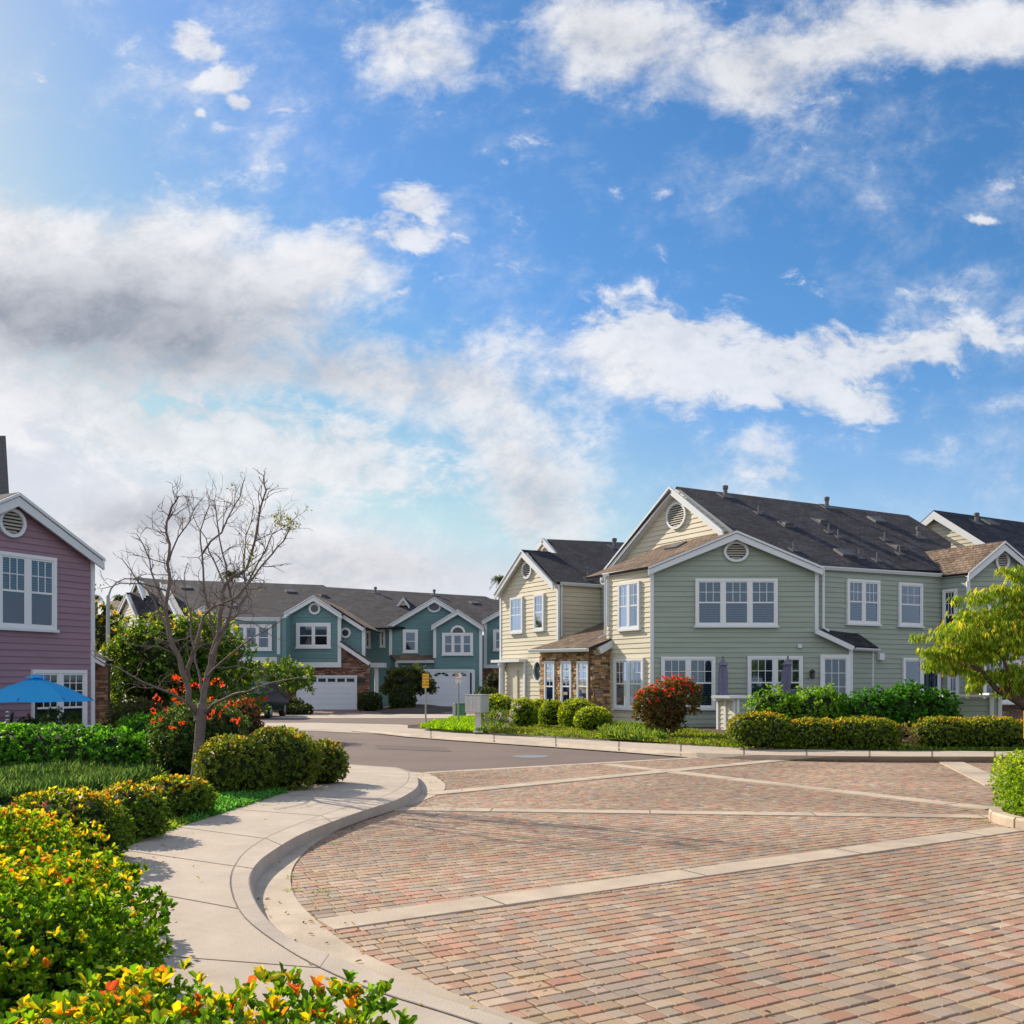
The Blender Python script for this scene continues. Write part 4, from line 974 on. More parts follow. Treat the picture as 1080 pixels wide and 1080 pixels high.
# ---- purple house at the left edge
PD = (.495, 1.0)
h = thing('townhouse', 'mauve clapboard house with round gable vent at the left edge', 'house', (-12.4, 24, .1))
PP = Pl(98, 26, PD)
wall(h, PP, [(98.5, 588), (12.5, 522), (-90, 563), (-90, 800), (98.5, 775)], 'purple', pitch=.165)
gable_roof(h, PP, (-90, 561), (12.5, 520), (98.5, 586), 7, .25, .15, m='shingle_dark', rake=.2)
corner(h, PP, 97, 588, 775, .12); pipe(h, [PP.hit(99.3, 590, -.05), PP.hit(99.3, 770, -.05)], .05)
window(h, PP, -72, 580.5, 57.5, 661, 4, 'top', 3, 2); window(h, PP, 32, 706.5, 89.5, 775, 2, 'none', 3, 4, name='patio_window', split=.42)
oval(h, PP, 11, 551.5, 14.5, 15.5, w=.085)
AN = Pl(98, 26.6, (1, .1)); stonewall(h, AN, 98, 114, 697, 775, seed=12, palette=[(.2, .12, .08), (.14, .09, .06), (.27, .17, .11), (.1, .065, .05)])
strip(h, AN, (97, 688.5), (115, 697.5), .16, 'annex_rake', d0=.1, d1=.25)
a_, b_ = AN.hit(97, 688, .25), AN.hit(116, 697, .25); roof_slab(h, [a_, b_, b_ + Vector((0, .5, .0)), a_ + Vector((0, .5, 0))], .08, 'shingle_dark', eave=(0, 1, 0))
MT['slate'] = mat_plain('slate_grey', (.10, .105, .12), .9, .3, 14, .5, 60)
ch = MB(); zt_ = hp(459.5, 25.5); zb_ = hp(527, 25.5); f_ = lambda px, Y: (px - HX) / F * Y
ch.add([(f_(10, 25.5), 25.5, zb_), (f_(6, 25.5), 25.5, zt_), (f_(-28, 25.5), 25.5, zt_), (f_(-36, 25.5), 25.5, zb_), (f_(9.5, 26.1), 26.1, zb_), (f_(5.5, 26.1), 26.1, zt_), (f_(-28, 26.1), 26.1, zt_), (f_(-36, 26.1), 26.1, zb_)], [(3, 2, 1, 0), (4, 5, 6, 7), (0, 1, 5, 4), (2, 3, 7, 6), (1, 2, 6, 5)])
ch.build('chimney', MT['slate'], h)

mb = MB(); a_ = PP.hit(98.3, 588, -.02); l_ = PP.hit(-90, 563, -.02); bk_ = -PP.n * 6.5
for q, d in ((a_, -.2), (l_, .2)): mb.prism([(q.x, q.y, 0), (q.x, q.y, q.z - .1), (q.x + bk_.x, q.y + bk_.y, q.z - .1), (q.x + bk_.x, q.y + bk_.y, 0)], PP.u * d)
mb.build('side_wall', MT['purple'], h)
mb = MB(); q1_ = PP.sz(98.3, 588); q2_ = PP.sz(12.5, 522); q3_ = PP.sz(-90, 563); mb.prism([PP.pt(q1_[0], 0, -6.6), PP.pt(q1_[0], q1_[1], -6.6), PP.pt(q2_[0], q2_[1], -6.6), PP.pt(q3_[0], q3_[1], -6.6), PP.pt(q3_[0], 0, -6.6)], PP.n * .2); mb.build('rear_wall', MT['purple'], h)
# ---- teal row
def front(root, Y, x0, x1, ytop, ybot, m='teal', name='wall', poly=None, d=(1, 0)):
    pl = Pl((x0 + x1) / 2, Y, d); wall(root, pl, poly or [(x0, ytop), (x1, ytop), (x1, ybot), (x0, ybot)], m, name=name, pitch=.2); return pl
def garage(root, pl, x0, y0, x1, y1, lights, lab=None):
    s0, z1 = pl.sz(x0, y0); s1, _ = pl.sz(x1, y0); z0 = .0; D = .05; mb = MB()
    n = 6; hh = (z1 - z0) / n
    for i in range(n):
        mb.pbox(pl, s0, s1, z0 + i * hh + .012, z0 + (i + 1) * hh - .012, D, D + .05)
    mb.pbox(pl, s0, s1, z0, z1, D - .02, D + .03)
    g = mb.build('garage_door', MT['garage'], root)
    if lights == 'sq':
        k = MB()
        for i in range(6):
            c = s0 + (s1 - s0) * (i + .5) / 6; k.pbox(pl, c - .22, c + .22, z1 - hh * .82, z1 - hh * .2, D + .045, D + .058)
        k.build('door_light', MT['glassdark'], g)
    else:
        k = MB()
        for i in range(3):
            c = s0 + (s1 - s0) * (i + .5) / 3 
            for j in range(4):
                a0 = math.pi * (j + .08) / 4; a1 = math.pi * (j + .92) / 4
                k.prism([pl.pt(c + r * 1.9 * math.cos(a), z1 - hh * .85 + r * math.sin(a), D + .045) for r, a in ((.13, a0), (.27, a0), (.27, a1), (.13, a1))], pl.n * .014)
        k.build('door_light', MT['glassdark'], g)
    t = MB(); t.pbox(pl, s0 - .1, s0, z0, z1 + .12, 0, D + .09); t.pbox(pl, s1, s1 + .1, z0, z1 + .12, 0, D + .09); t.pbox(pl, s0, s1, z1, z1 + .12, 0, D + .088); t.build('door_frame', MT['trim'], root)
MT['garage'] = mat_plain('garage_door_paint', (.62, .66, .76), .5, .04, 3)

h = thing('townhouse', 'left teal house of the far row, with a round gable window and brick front', 'house', (-11, 60, 0))
f1 = front(h, 57.3, 303, 359, 645, 700.5, poly=[(303, 646), (331.5, 630.5), (359, 647), (359, 701), (303, 701)])
gable_roof(h, f1, (303, 645), (331.5, 628), (359, 646), 9, .3, .15, rake=.21); corner(h, f1, 304, 646, 701, .2); corner(h, f1, 358, 648, 701, .2); strip(h, f1, (302, 698.5), (360, 698.5), .3, 'band_board', d0=.03, d1=.09)
f1b = front(h, 58, 359, 384, 645, 745, poly=[(352, 642), (384, 662), (384, 745), (352, 745)]); strip(h, f1b, (350, 638.5), (386, 661.5), .3, 'rake_board', d0=.1, d1=.32)
a_, b_ = f1b.hit(350, 638, .34), f1b.hit(386, 661, .34); roof_slab(h, [a_, b_, b_ + Vector((0, 7, 0)), a_ + Vector((0, 7, 0))], .1, eave=(0, 1, 0)); corner(h, f1b, 383.5, 663, 745, .2)
sb = Pl(345, 57.5, (1, 0)); brickpal = [(.22, .10, .075), (.28, .15, .11), (.16, .08, .065), (.32, .2, .15), (.12, .075, .065)]
stonewall(h, sb, 303, 391, 678, 750, seed=21, palette=brickpal, poly=[(288, 701), (359.5, 701), (359.5, 678), (390, 699), (390, 750), (288, 750)][0:0] or [(359.5, 678), (390, 699), (390, 750), (359.5, 750)])
stonewall(h, sb, 300, 359.5, 701, 750, 'brick_wall', seed=22, palette=brickpal)
strip(h, sb, (360, 676.5), (392, 698), .26, 'rake_board', d0=.08, d1=.34); a_, b_ = sb.hit(360, 676, .36), sb.hit(392, 697.5, .36); roof_slab(h, [a_, b_, b_ + Vector((0, 1, 0)), a_ + Vector((0, 1, 0))], .06, eave=(0, 1, 0))
window(h, f1, 312.5, 657, 349, 683, 2, 'shade', 1, 1, casing=.18); oval(h, f1, 332, 642, 6.2, 6.2, 'win', w=.12); oval(h, f1b, 364.5, 667.5, 5.6, 5.6, 'win', w=.12)
garage(h, Pl(345, 57.3, (1, 0)), 315, 714.5, 375, 748, 'sq')
mb = MB(); a, z = sb.sz(381, 718); mb.pbox(sb, a - .25, a + .25, z - .1, z + .15, .06, .1); mb.build('number_plaque', MT['black'], h)
f2 = front(h, 60, 243, 297, 652, 748); window(h, f2, 243.5, 658.5, 287, 685.5, 3, 'curtain', 1, 1, casing=.18); corner(h, f2, 294, 652, 690, .2); strip(h, f2, (255, 693.5), (297, 693.5), .35, 'porch_fascia', d0=.05, d1=1.2)
corner(h, f2, 283, 696, 750, .35, 1.0); corner(h, f2, 295, 696, 750, .2, 1.0); garage(h, Pl(262, 59.8, (1, 0)), 240, 712, 280, 748, 'sq')
fs_ = Pl(303, 57.3, (-1.0, 8.0)); wall(h, Pl(303, 57.35, (.33, -2.7)), [(297.5, 652), (303, 646), (303, 701), (297.5, 701)], 'teal', name='side_wall')
f3 = front(h, 62, 146, 243, 650, 748); f3g = front(h, 61.6, 194, 243, 650, 748, poly=[(194, 652), (217, 641.5), (243, 654), (243, 748), (194, 748)]); gable_roof(h, f3g, (194, 651), (217, 639), (243, 653.5), 7, .3, .2, rake=.25)
oval(h, f3g, 221, 661, 6, 6, 'win', w=.12); window(h, f3, 155, 657, 168, 672, 1, 'shade', 1, 1, casing=.15)
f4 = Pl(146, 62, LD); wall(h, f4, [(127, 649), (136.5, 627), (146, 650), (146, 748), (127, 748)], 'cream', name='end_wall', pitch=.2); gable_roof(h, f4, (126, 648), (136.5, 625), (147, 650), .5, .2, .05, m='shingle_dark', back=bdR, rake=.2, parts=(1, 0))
TR = RP(P(243, 653, 61.5), P(508, 659.5, 69.5), P(340, 617, 73))
ap4 = P(136.5, 624.5, 62.8); ap5 = P(165, 627, 66)
roof_slab(h, [ap4, P(147, 650, 61.5), P(192, 651.5, 61.3), P(188, 628, 66)], .12, 'shingle_dark', eave=(1, 0, 0))
roof_slab(h, [TR.hit(*p) for p in [(147, 609), (170, 611), (341, 617), (344, 619), (386, 621.5), (386, 661), (359, 650), (297, 652), (243, 653.5), (192, 652), (153, 627)]], .12, 'shingle_dark', eave=(P(508, 659.5, 68) - P(243, 653, 60)))
gutter(h, f2.hit(243, 651, .2), f2.hit(297, 651, .2), f2.n, h=.22, d=.2)
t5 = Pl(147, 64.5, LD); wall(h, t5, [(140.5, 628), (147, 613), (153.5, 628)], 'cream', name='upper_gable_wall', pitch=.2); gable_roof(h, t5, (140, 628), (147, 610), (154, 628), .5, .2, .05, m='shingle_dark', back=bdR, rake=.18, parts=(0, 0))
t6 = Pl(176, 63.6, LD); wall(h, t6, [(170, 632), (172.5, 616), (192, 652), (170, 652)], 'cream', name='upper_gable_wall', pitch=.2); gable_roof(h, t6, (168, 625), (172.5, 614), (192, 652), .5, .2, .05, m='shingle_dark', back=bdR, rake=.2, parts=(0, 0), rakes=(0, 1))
roof_bits(h, TR, [(306, 624, 'sky'), (341, 628, 'box'), (244, 639, 'sky'), (196, 620, 'sky')])
mb = MB(); mb.box(-25, -9, 74, 74.2, 0, 5.5); mb.build('rear_wall', MT['teal'], h)
t7 = Pl(123, 66, (1, 0)); wall(h, t7, [(119, 656), (127, 651), (127, 748), (119, 748)], 'teal', name='far_wing_wall', pitch=.2); roof_slab(h, [P(113, 634, 74), P(135, 634, 74), P(128, 651, 66), P(119, 656, 66)], .1, 'shingle', eave=(1, 0, 0))

h = thing('townhouse', 'teal house in the middle of the row with arched window over a white garage', 'house', (-5, 70, 0))
g1 = front(h, 66.0, 411, 478, 659, 748, poly=[(411, 659.5), (458.5, 632), (478, 644), (478, 748), (411, 748)])
gable_roof(h, g1, (411, 658.5), (458.5, 630), (478, 642), 8, .3, .15, rake=.22, parts=(1, 1))
g0_ = Pl(411, 66.0, (3.0, -2.0)); gs = wall(h, g0_, [(384, 660), (411, 658.5), (411, 748), (384, 748)], 'teal', name='side_wall', pitch=.2)
corner(h, g1, 412, 659, 692, .2); window(h, g0_, 386, 665.5, 391.3, 683, 1, 'none', 1, 1, casing=.14); window(h, g0_, 401.5, 664, 406.5, 682, 1, 'none', 1, 1, casing=.14)
window(h, g1, 425, 664, 441, 688, 1, 'shade', 1, 1, casing=.17); oval(h, g1, 458, 640.3, 7.2, 5.7, 'win', w=.12)
g2 = front(h, 65, 458, 508, 660, 748, poly=[(458, 659), (483, 645), (508, 660.5), (508, 748), (458, 748)]); gable_roof(h, g2, (458, 658), (483, 642.8), (508, 659.5), 8, .3, .2, m='shingle_dark', rake=.22)
corner(h, g2, 458.5, 660, 694, .2); corner(h, g2, 507, 661, 748, .2)
g3 = front(h, 65.1, 418, 458, 698, 748, name='lower_wall'); corner(h, g3, 418.5, 698, 748, .22)
roof_slab(h, [P(411, 690.5, 65.9), P(458, 691, 65.9), P(458, 696.5, 64.8), P(418, 697, 64.8)], .1, 'shingle', eave=(1, 0, 0)); gutter(h, P(418, 696.5, 64.8), P(458, 696.3, 64.8), (0, -1, 0), h=.16, d=.15); 
window(h, g2, 466.3, 667.5, 499, 690.5, 3, 'shade', 1, 1, casing=.16)
# half-round light over the middle sash
s, z = g2.sz(483, 667.5); mb = MB(); vs = []; n = 14; ro, ri = .5, .36
for d in (.05, .13):
    for r in (ro, ri):
        for k in range(n + 1): t = math.pi * k / n; vs.append(g2.pt(s + r * math.cos(t), z + r * math.sin(t), d))
m_ = n + 1; fs = []
for k in range(n): fs += [(2 * m_ + k, 2 * m_ + k + 1, 3 * m_ + k + 1, 3 * m_ + k), (k, k + 1, 2 * m_ + k + 1, 2 * m_ + k), (m_ + k, 3 * m_ + k, 3 * m_ + k + 1, m_ + k + 1)]
mb.add(vs, fs); aw = mb.build('arched_window', MT['vinyl'], h); mb = MB(); mb.prism([g2.pt(s + ri * math.cos(math.pi * k / n), z + ri * math.sin(math.pi * k / n), .04) for k in range(n + 1)], g2.n * .03); mb.build('glass', MT['glassdark'], aw)
garage(h, Pl(470, 64.7, (1, 0)), 437, 708, 494, 743, 'arch'); strip(h, g2, (448, 706), (500, 706), .22, 'garage_header', d0=.3, d1=.42); corner(h, g2, 499.5, 707, 748, .2, .42)
roof_slab(h, [TR.hit(*p) for p in [(386, 621.5), (512, 629), (518, 631.5), (540, 634), (540, 662), (508, 661), (386, 662)]], .12, 'shingle_dark', eave=(P(508, 659.5, 68) - P(243, 653, 60)))
roof_bits(h, TR, [(396, 625, 'cap'), (458, 627.5, 'cap'), (500, 636, 'sky')])
d5 = Pl(425, TR.hit(425, 638.5).y - .25); wall(h, d5, [(420, 638.5), (425.5, 631), (431, 638.5)], 'cream', name='dormer', pitch=.2); gable_roof(h, d5, (419, 638.5), (425.5, 629.5), (432, 638.5), 3, .15, .05, m='shingle_dark', rake=.14)
mb = MB(); a_ = P(397, 704, 64); mb.tube([(a_.x, 64, 0), (a_.x, 64, a_.z)], .14, 10); mb.box(a_.x - .5, a_.x + .6, 63.6, 64.6, a_.z, a_.z + .3); mb.build('porch_column', MT['trim'], h)
mb = MB(); mb.box(-9, 0, 82, 82.2, 0, 5.5); mb.build('rear_wall', MT['teal'], h)

h = thing('townhouse', 'teal house at the right end of the row, half hidden by the cream house', 'house', (-1, 72, 0))
k1 = front(h, 68, 511, 545, 652, 703, poly=[(511, 654), (534, 641), (545, 648), (545, 703), (511, 703)]); gable_roof(h, k1, (511, 653), (534, 640), (556, 653), 8, .3, .2, rake=.21); strip(h, k1, (510, 701), (545, 701), .25, 'band_board', d0=.03, d1=.09)
window(h, k1, 520, 664, 532, 686, 1, 'curtain', 1, 1, casing=.17); stonewall(h, Pl(525, 68.2, (1, 0)), 509, 548, 703, 748, 'brick_wall', seed=31, palette=brickpal); corner(h, k1, 512, 655, 703, .2)

# ================================================================== STREET THINGS
def text_mesh(txt, size, loc, m, parent, name='lettering', ext=.002, align='CENTER'):
    cu = bpy.data.curves.new(name, 'FONT'); cu.body = txt; cu.size = size; cu.extrude = ext; cu.align_x = align; cu.align_y = 'CENTER'; cu.resolution_u = 3
    tmp = bpy.data.objects.new('tmp', cu); COL.objects.link(tmp); dg = bpy.context.evaluated_depsgraph_get(); me = bpy.data.meshes.new_from_object(tmp.evaluated_get(dg))
    bpy.data.objects.remove(tmp); me.transform(Matrix.Rotation(math.pi / 2, 4, 'X')); me.materials.clear(); me.materials.append(MT[m])
    o = bpy.data.objects.new(name, me); COL.objects.link(o); o.parent = parent; o.location = Vector(loc) - rootloc(parent); return o
def rrect(x, y, z0, z1, w, r, t):
    pts = []
    for cx, cz, a0 in ((x + w / 2 - r, z1 - r, 0), (x - w / 2 + r, z1 - r, 90), (x - w / 2 + r, z0 + r, 180), (x + w / 2 - r, z0 + r, 270)):
        for k in range(5): a = math.radians(a0 + k * 22.5); pts.append((cx + r * math.cos(a), y, cz + r * math.sin(a)))
    m = MB(); m.prism(pts, (0, t, 0)); return m
def sign(label, px, ytop, ysplit, ybot, wpx, m, lines, tm, base=.1):
    c = G(px, ybot, base); zt = hp(ytop, c.y); zb = hp(ysplit, c.y); w = wpx / F * c.y
    t = thing('street_sign', label, 'sign', (c.x, c.y, base))
    mb = MB(); mb.tube([(c.x, c.y, base - .05), (c.x, c.y, zt - .05)], .032, 8); mb.build('post', MT['metal'], t)
    pn = rrect(c.x, c.y - .055, zb, zt, w, .04, .012).build('sign_panel', MT[m], t)
    hh = zt - zb
    for txt, fy, fs, mm in lines: text_mesh(txt, fs * hh, (c.x, c.y - .059, zt - fy * hh), mm, pn)
    mb = MB()
    for q in (.04, .96): mb.tube([(c.x, c.y - .062, zt - q * hh), (c.x, c.y, zt - q * hh)], .012, 8)
    mb.build('bolt', MT['metal'], t)
    return t, pn, c, zt, zb, w
sign('yellow rectangular notice sign on a grey post in front of the middle teal garage', 449, 710.5, 725.5, 762.5, 7.2, 'yellow', [('PRIVATE', .17, .17, 'black'), ('ROAD', .37, .2, 'black'), ('NO THRU', .60, .17, 'black'), ('TRAFFIC', .80, .17, 'black')], 'black')
t, pn, c, zt, zb, w = sign('small white no parking sign with red letters on a grey post beside the mailboxes', 483.5, 710, 720.6, 765.5, 6.2, 'white', [('P', .22, .32, 'black'), ('NO PARKING', .53, .13, 'red'), ('ANY TIME', .68, .13, 'red')], 'red')
mb = MB(); hh = zt - zb; cx, cz = c.x - w * .22, zt - .22 * hh; vs = []; n = 20
for d in (-.059, -.064):
    for r in (.062, .048):
        for k in range(n): vs.append((cx + r * math.cos(2 * math.pi * k / n), c.y + d, cz + r * math.sin(2 * math.pi * k / n)))
mb.add(vs, [(2 * n + k, 2 * n + (k + 1) % n, 3 * n + (k + 1) % n, 3 * n + k) for k in range(n)]); mb.prism([(cx - .05, c.y - .065, cz + .04), (cx - .04, c.y - .065, cz + .05), (cx + .05, c.y - .065, cz - .04), (cx + .04, c.y - .065, cz - .05)], (0, .003, 0)); 
mb.prism([(c.x - .08, c.y - .063, zt - .86 * hh), (c.x + .04, c.y - .063, zt - .86 * hh), (c.x + .04, c.y - .063, zt - .83 * hh), (c.x + .09, c.y - .063, zt - .875 * hh), (c.x + .04, c.y - .063, zt - .92 * hh), (c.x + .04, c.y - .063, zt - .89 * hh), (c.x - .08, c.y - .063, zt - .89 * hh)], (0, .003, 0)); mb.build('symbol', MT['red'], pn)
for ch_ in list(pn.children):
    if ch_.name.startswith('lettering'):
        if ch_.location.z + rootloc(pn).z > cz - .02 and abs(ch_.location.z + rootloc(pn).z - cz) < .02: ch_.location.x -= w * .22
t, pn, c, zt, zb, w = sign('yellow notice sign cut off by the right edge, in front of the low hedge', 1086.5, 749, 779.5, 797.5, 16.5, 'yellow', [('PRIVATE', .17, .15, 'black'), ('ROAD', .37, .2, 'black'), ('NO THRU', .60, .15, 'black'), ('TRAFFIC', .80, .15, 'black')], 'black')

# cluster mailbox
c = G(500, 772, .12); t = thing('mailbox_cluster', 'grey metal cluster of mailboxes on a pedestal beside the purple flowers', 'mailbox', (c.x, c.y, .12))
MBP = Pl(507, c.y - .1, (.9, -.45)); s0, zt = MBP.sz(490.5, 733.3); s1, zb = MBP.sz(507, 751.8)
mb = MB(); mb.pbox(MBP, s0, s1, zb, zt, -.55, 0); mb.pbox(MBP, s0 - .02, s1 + .02, zt, zt + .03, -.57, .02); mb.build('cabinet', MT['box'], t, bevel=.008)
mb = MB(); nc = 4; w_ = (s1 - s0 - .04) / nc
for i in range(nc):
    z = zb + .03; nr = 5 if i not in (1, 3) else 3
    hh = (zt - zb - .06) / nr
    for j in range(nr):
        a0 = s0 + .02 + i * w_ + .008; mb.pbox(MBP, a0, a0 + w_ - .016, z + j * hh + .006, z + (j + 1) * hh - .006, .001, .016); mb.pbox(MBP, a0 + w_ * .38, a0 + w_ * .5, z + j * hh + hh * .4, z + j * hh + hh * .55, .016, .024, 1)
mb.build('box_doors', [MT['boxdoor'], MT['black']], t)
MB2 = Pl(507, c.y - .1, (1, 1.2)); s2, _ = MB2.sz(515.5, 733); 
mb = MB(); pc = MBP.pt((s0 + s1) / 2 + .05, 0, -.25); mb.box(pc.x - .09, pc.x + .09, pc.y - .09, pc.y + .09, .14, zb); mb.box(pc.x - .16, pc.x + .16, pc.y - .16, pc.y + .16, .1, .15); mb.build('pedestal', MT['box'], t)
# green cabinet behind
c = G(486, 757, .1); t = thing('utility_box', 'green utility box on the ground behind the white parking sign', 'utility box', (c.x, c.y, .1))
mb = MB(); zt = hp(742.5, c.y); mb.box(c.x - .22, c.x + .22, c.y, c.y + .5, .12, zt); mb.box(c.x - .25, c.x + .25, c.y - .03, c.y + .53, zt, zt + .04); mb.build('cabinet', MT['green'], t, bevel=.02)
mb = MB(); mb.box(c.x - .18, c.x - .01, c.y - .012, c.y, .2, zt - .05); mb.box(c.x + .01, c.x + .18, c.y - .012, c.y, .2, zt - .05); mb.build('door', MT['green'], t)
mb = MB(); mb.box(c.x - .36, c.x - .23, c.y, c.y + .4, .12, zt + .02); mb.build('meter_box', MT['box'], t)
# small blue disc marker
c = G(392, 749, .05); t = thing('yard_marker', 'tiny blue round marker on a stake by the clipped dark hedge', 'marker', (c.x, c.y, .0)); mb = MB(); zc = hp(744, c.y)
mb.prism([(c.x + .12 * math.cos(k * .5236), c.y - .02, zc + .12 * math.sin(k * .5236)) for k in range(12)], (0, .02, 0)); mb.build('disc', MT['blue'], t); mb = MB(); mb.tube([(c.x, c.y, 0), (c.x, c.y, zc)], .012, 6); mb.build('stake', MT['metal'], t)

# patio wall with pillar, sunlit cream sides
t = thing('patio_wall', 'small clapboard patio wall corner with white caps and posts below the closed parasols', 'wall', (P(777, 750, 32).x, 32, .1))
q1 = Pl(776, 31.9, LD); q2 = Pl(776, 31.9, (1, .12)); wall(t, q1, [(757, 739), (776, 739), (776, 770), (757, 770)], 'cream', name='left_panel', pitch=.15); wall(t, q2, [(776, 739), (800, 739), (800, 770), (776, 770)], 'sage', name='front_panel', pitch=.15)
for px, yt, pl in ((757.5, 739, q1), (765.5, 739, q1), (775, 737, q1), (778, 737, q2), (789.5, 737, q2)): corner(t, pl, px, yt, 771, .09, .05, 'vinyl').name = 'post'
mb = MB(); s0, z = q1.sz(755, 738.5); mb.pbox(q1, s0, q1.s(776), z, z + .09, -.2, .12); mb.build('cap', MT['vinyl'], t)
mb = MB(); pc = q2.hit(778, 735, -.5); mb.prism([(pc.x + .75 * math.cos(math.pi / 3 * k + .2), pc.y + .75 * math.sin(math.pi / 3 * k + .2), hp(736.5, 31.9)) for k in range(6)], (0, 0, .08)); mb.build('pillar_cap', MT['vinyl'], t)
wall(t, Pl(800, 31.9, (1, .4)), [(800, 740), (935, 745), (935, 770), (800, 770)], 'sage', name='hidden_panel', pitch=.15)
# right patio wall
t = thing('patio_wall', 'grey-green clapboard low wall with a capped pillar at the right end behind the hedge', 'wall', (P(1035, 750, 26).x, 26, .1))
q3 = Pl(1045, 26.2, (1, .15)); wall(t, q3, [(996, 736.5), (1045, 736.5), (1045, 775), (996, 775)], 'sage', name='panel', pitch=.15)
mb = MB(); s0, z = q3.sz(994, 735.5); mb.pbox(q3, s0, q3.s(1044), z, z + .06, -.18, .06); mb.build('cap', MT['trim'], t)
mb = MB(); mb.pbox(q3, q3.s(1043.5), q3.s(1053.5), 0, hp(733, 26.2), -.25, .05); mb.build('pillar', MT['sage'], t)
for px in (1044.5, 1053): corner(t, q3, px, 733, 775, .11, .075)
mb = MB(); mb.pbox(q3, q3.s(1040.5), q3.s(1054.5), hp(733, 26.2), hp(731, 26.2), -.32, .12); mb.build('pillar_cap', MT['trim'], t)

def closed_parasol(label, px, ytop, ybot, Y, tilt=0):
    x = (px - HX) / F * Y; zt = hp(ytop, Y); zb = hp(ybot, Y)
    t = thing('closed_parasol', label, 'parasol', (x, Y, .12), 'closed grey parasols on the sage house patio')
    mb = MB(); mb.tube([(x + tilt * 2, Y, .12), (x, Y, zt + .03)], .025, 8); mb.lathe((x, Y, zt), [(.02, 0), (.03, .02), (.012, .06)], 8); mb.build('pole', MT['black'], t)
    n = 16; rings = [(zt, .02), (zt - .1, .07), (zt - .2, .13), (zt - .24, .17), (zt - .25, .10), (zt - .5, .13), (zt - .9, .135), (zt - 1.1, .12), (zb, .19)]
    vs = []; fs = []
    for i, (z, r) in enumerate(rings):
        for k in range(n):
            a = 2 * math.pi * k / n; rr = r * (1 + (.28 if k % 2 else -.22) * min(1, i / 5)); vs.append((x + rr * math.cos(a + i * .05) + tilt * (zt - z), Y + rr * math.sin(a + i * .05), z))
    for i in range(len(rings) - 1):
        for k in range(n): fs.append((i * n + k, i * n + (k + 1) % n, (i + 1) * n + (k + 1) % n, (i + 1) * n + k))
    mb = MB(); mb.add(vs, fs); mb.build('canopy', MT['lav'], t)
closed_parasol('closed grey-purple parasol between the two lower windows, above the white pillar cap', 762.5, 694, 735, 33.2)
closed_parasol('closed grey-purple parasol in front of the lower double window, above the viburnum', 831, 693.5, 732, 33.2, -.08)

# blue parasol, patio of the mauve house
Y = 22.5; x = (38 - HX) / F * Y; t = thing('patio_umbrella', 'open bright blue patio umbrella in front of the mauve house', 'umbrella', (x, Y, .1))
zt = hp(712, Y); ze = hp(737, Y); n = 8; R = 1.28; vs = [(x, Y, zt - .04)]; fs = []
for j, (f, dz) in enumerate(((.5, .05), (1.0, 0))):
    for k in range(n * 2):
        a = math.pi * k / n + .15; rr = R * f * (1 if k % 2 == 0 else .93); vs.append((x + rr * math.cos(a), Y + rr * math.sin(a), zt - .04 + (ze - zt) * f + dz - (.0 if k % 2 == 0 else .015)))
m2 = n * 2
for k in range(m2): fs += [(0, 1 + k, 1 + (k + 1) % m2), (1 + k, 1 + m2 + k, 1 + m2 + (k + 1) % m2, 1 + (k + 1) % m2)]
mb = MB(); mb.add(vs, fs); o = mb.build('canopy', MT['blue'], t); sm = o.modifiers.new('thick', 'SOLIDIFY'); sm.thickness = .01
mb = MB(); vs = [(x, Y, zt + .03)] + [(x + .27 * math.cos(math.pi * k / 4 + .15), Y + .27 * math.sin(math.pi * k / 4 + .15), zt - .06) for k in range(8)]; mb.add(vs, [(0, 1 + k, 1 + (k + 1) % 8) for k in range(8)]); mb.build('vent_cap', MT['blue'], t)
mb = MB(); mb.tube([(x, Y, .1), (x, Y, zt)], .028, 8); mb.build('pole', MT['black'], t)
mb = MB()
for k in range(8): a = math.pi * k / 4 + .15; mb.tube([(x, Y, zt - .1), (x + R * .97 * math.cos(a), Y + R * .97 * math.sin(a), ze - .01)], .01, 4)
mb.build('ribs', MT['black'], t)
t = thing('patio_wall', 'pale grey patio wall top behind the bright green hedge under the blue umbrella', 'wall', (-10, 20.4, .1))
mb = MB(); a = P(-30, 781, 20.0); b = P(62, 775.5, 21.2); a.z = b.z = .50; dv = (b - a).normalized(); nv = Vector((-dv.y, dv.x, 0)); mb.prism([a, b, b + nv * .3, a + nv * .3], (0, 0, .06)); mb.build('cap', MT['trim'], t)
mb = MB(); mb.prism([a + nv * .04, b + nv * .04, b + nv * .26, a + nv * .26], (0, 0, -.5)); mb.build('wall_body', MT['purple'], t)
mb = MB(); pc = P(76, 768, 21.4); mb.prism([(pc.x + .5 * math.cos(math.pi / 4 * k + .3), pc.y + .5 * math.sin(math.pi / 4 * k + .3), hp(768.5, 21.4)) for k in range(8)], (0, 0, .06)); mb.prism([(pc.x + .43 * math.cos(math.pi / 4 * k + .3), pc.y + .43 * math.sin(math.pi / 4 * k + .3), 0) for k in range(8)], (0, 0, hp(768.5, 21.4))); mb.build('pillar', MT['trim'], t)
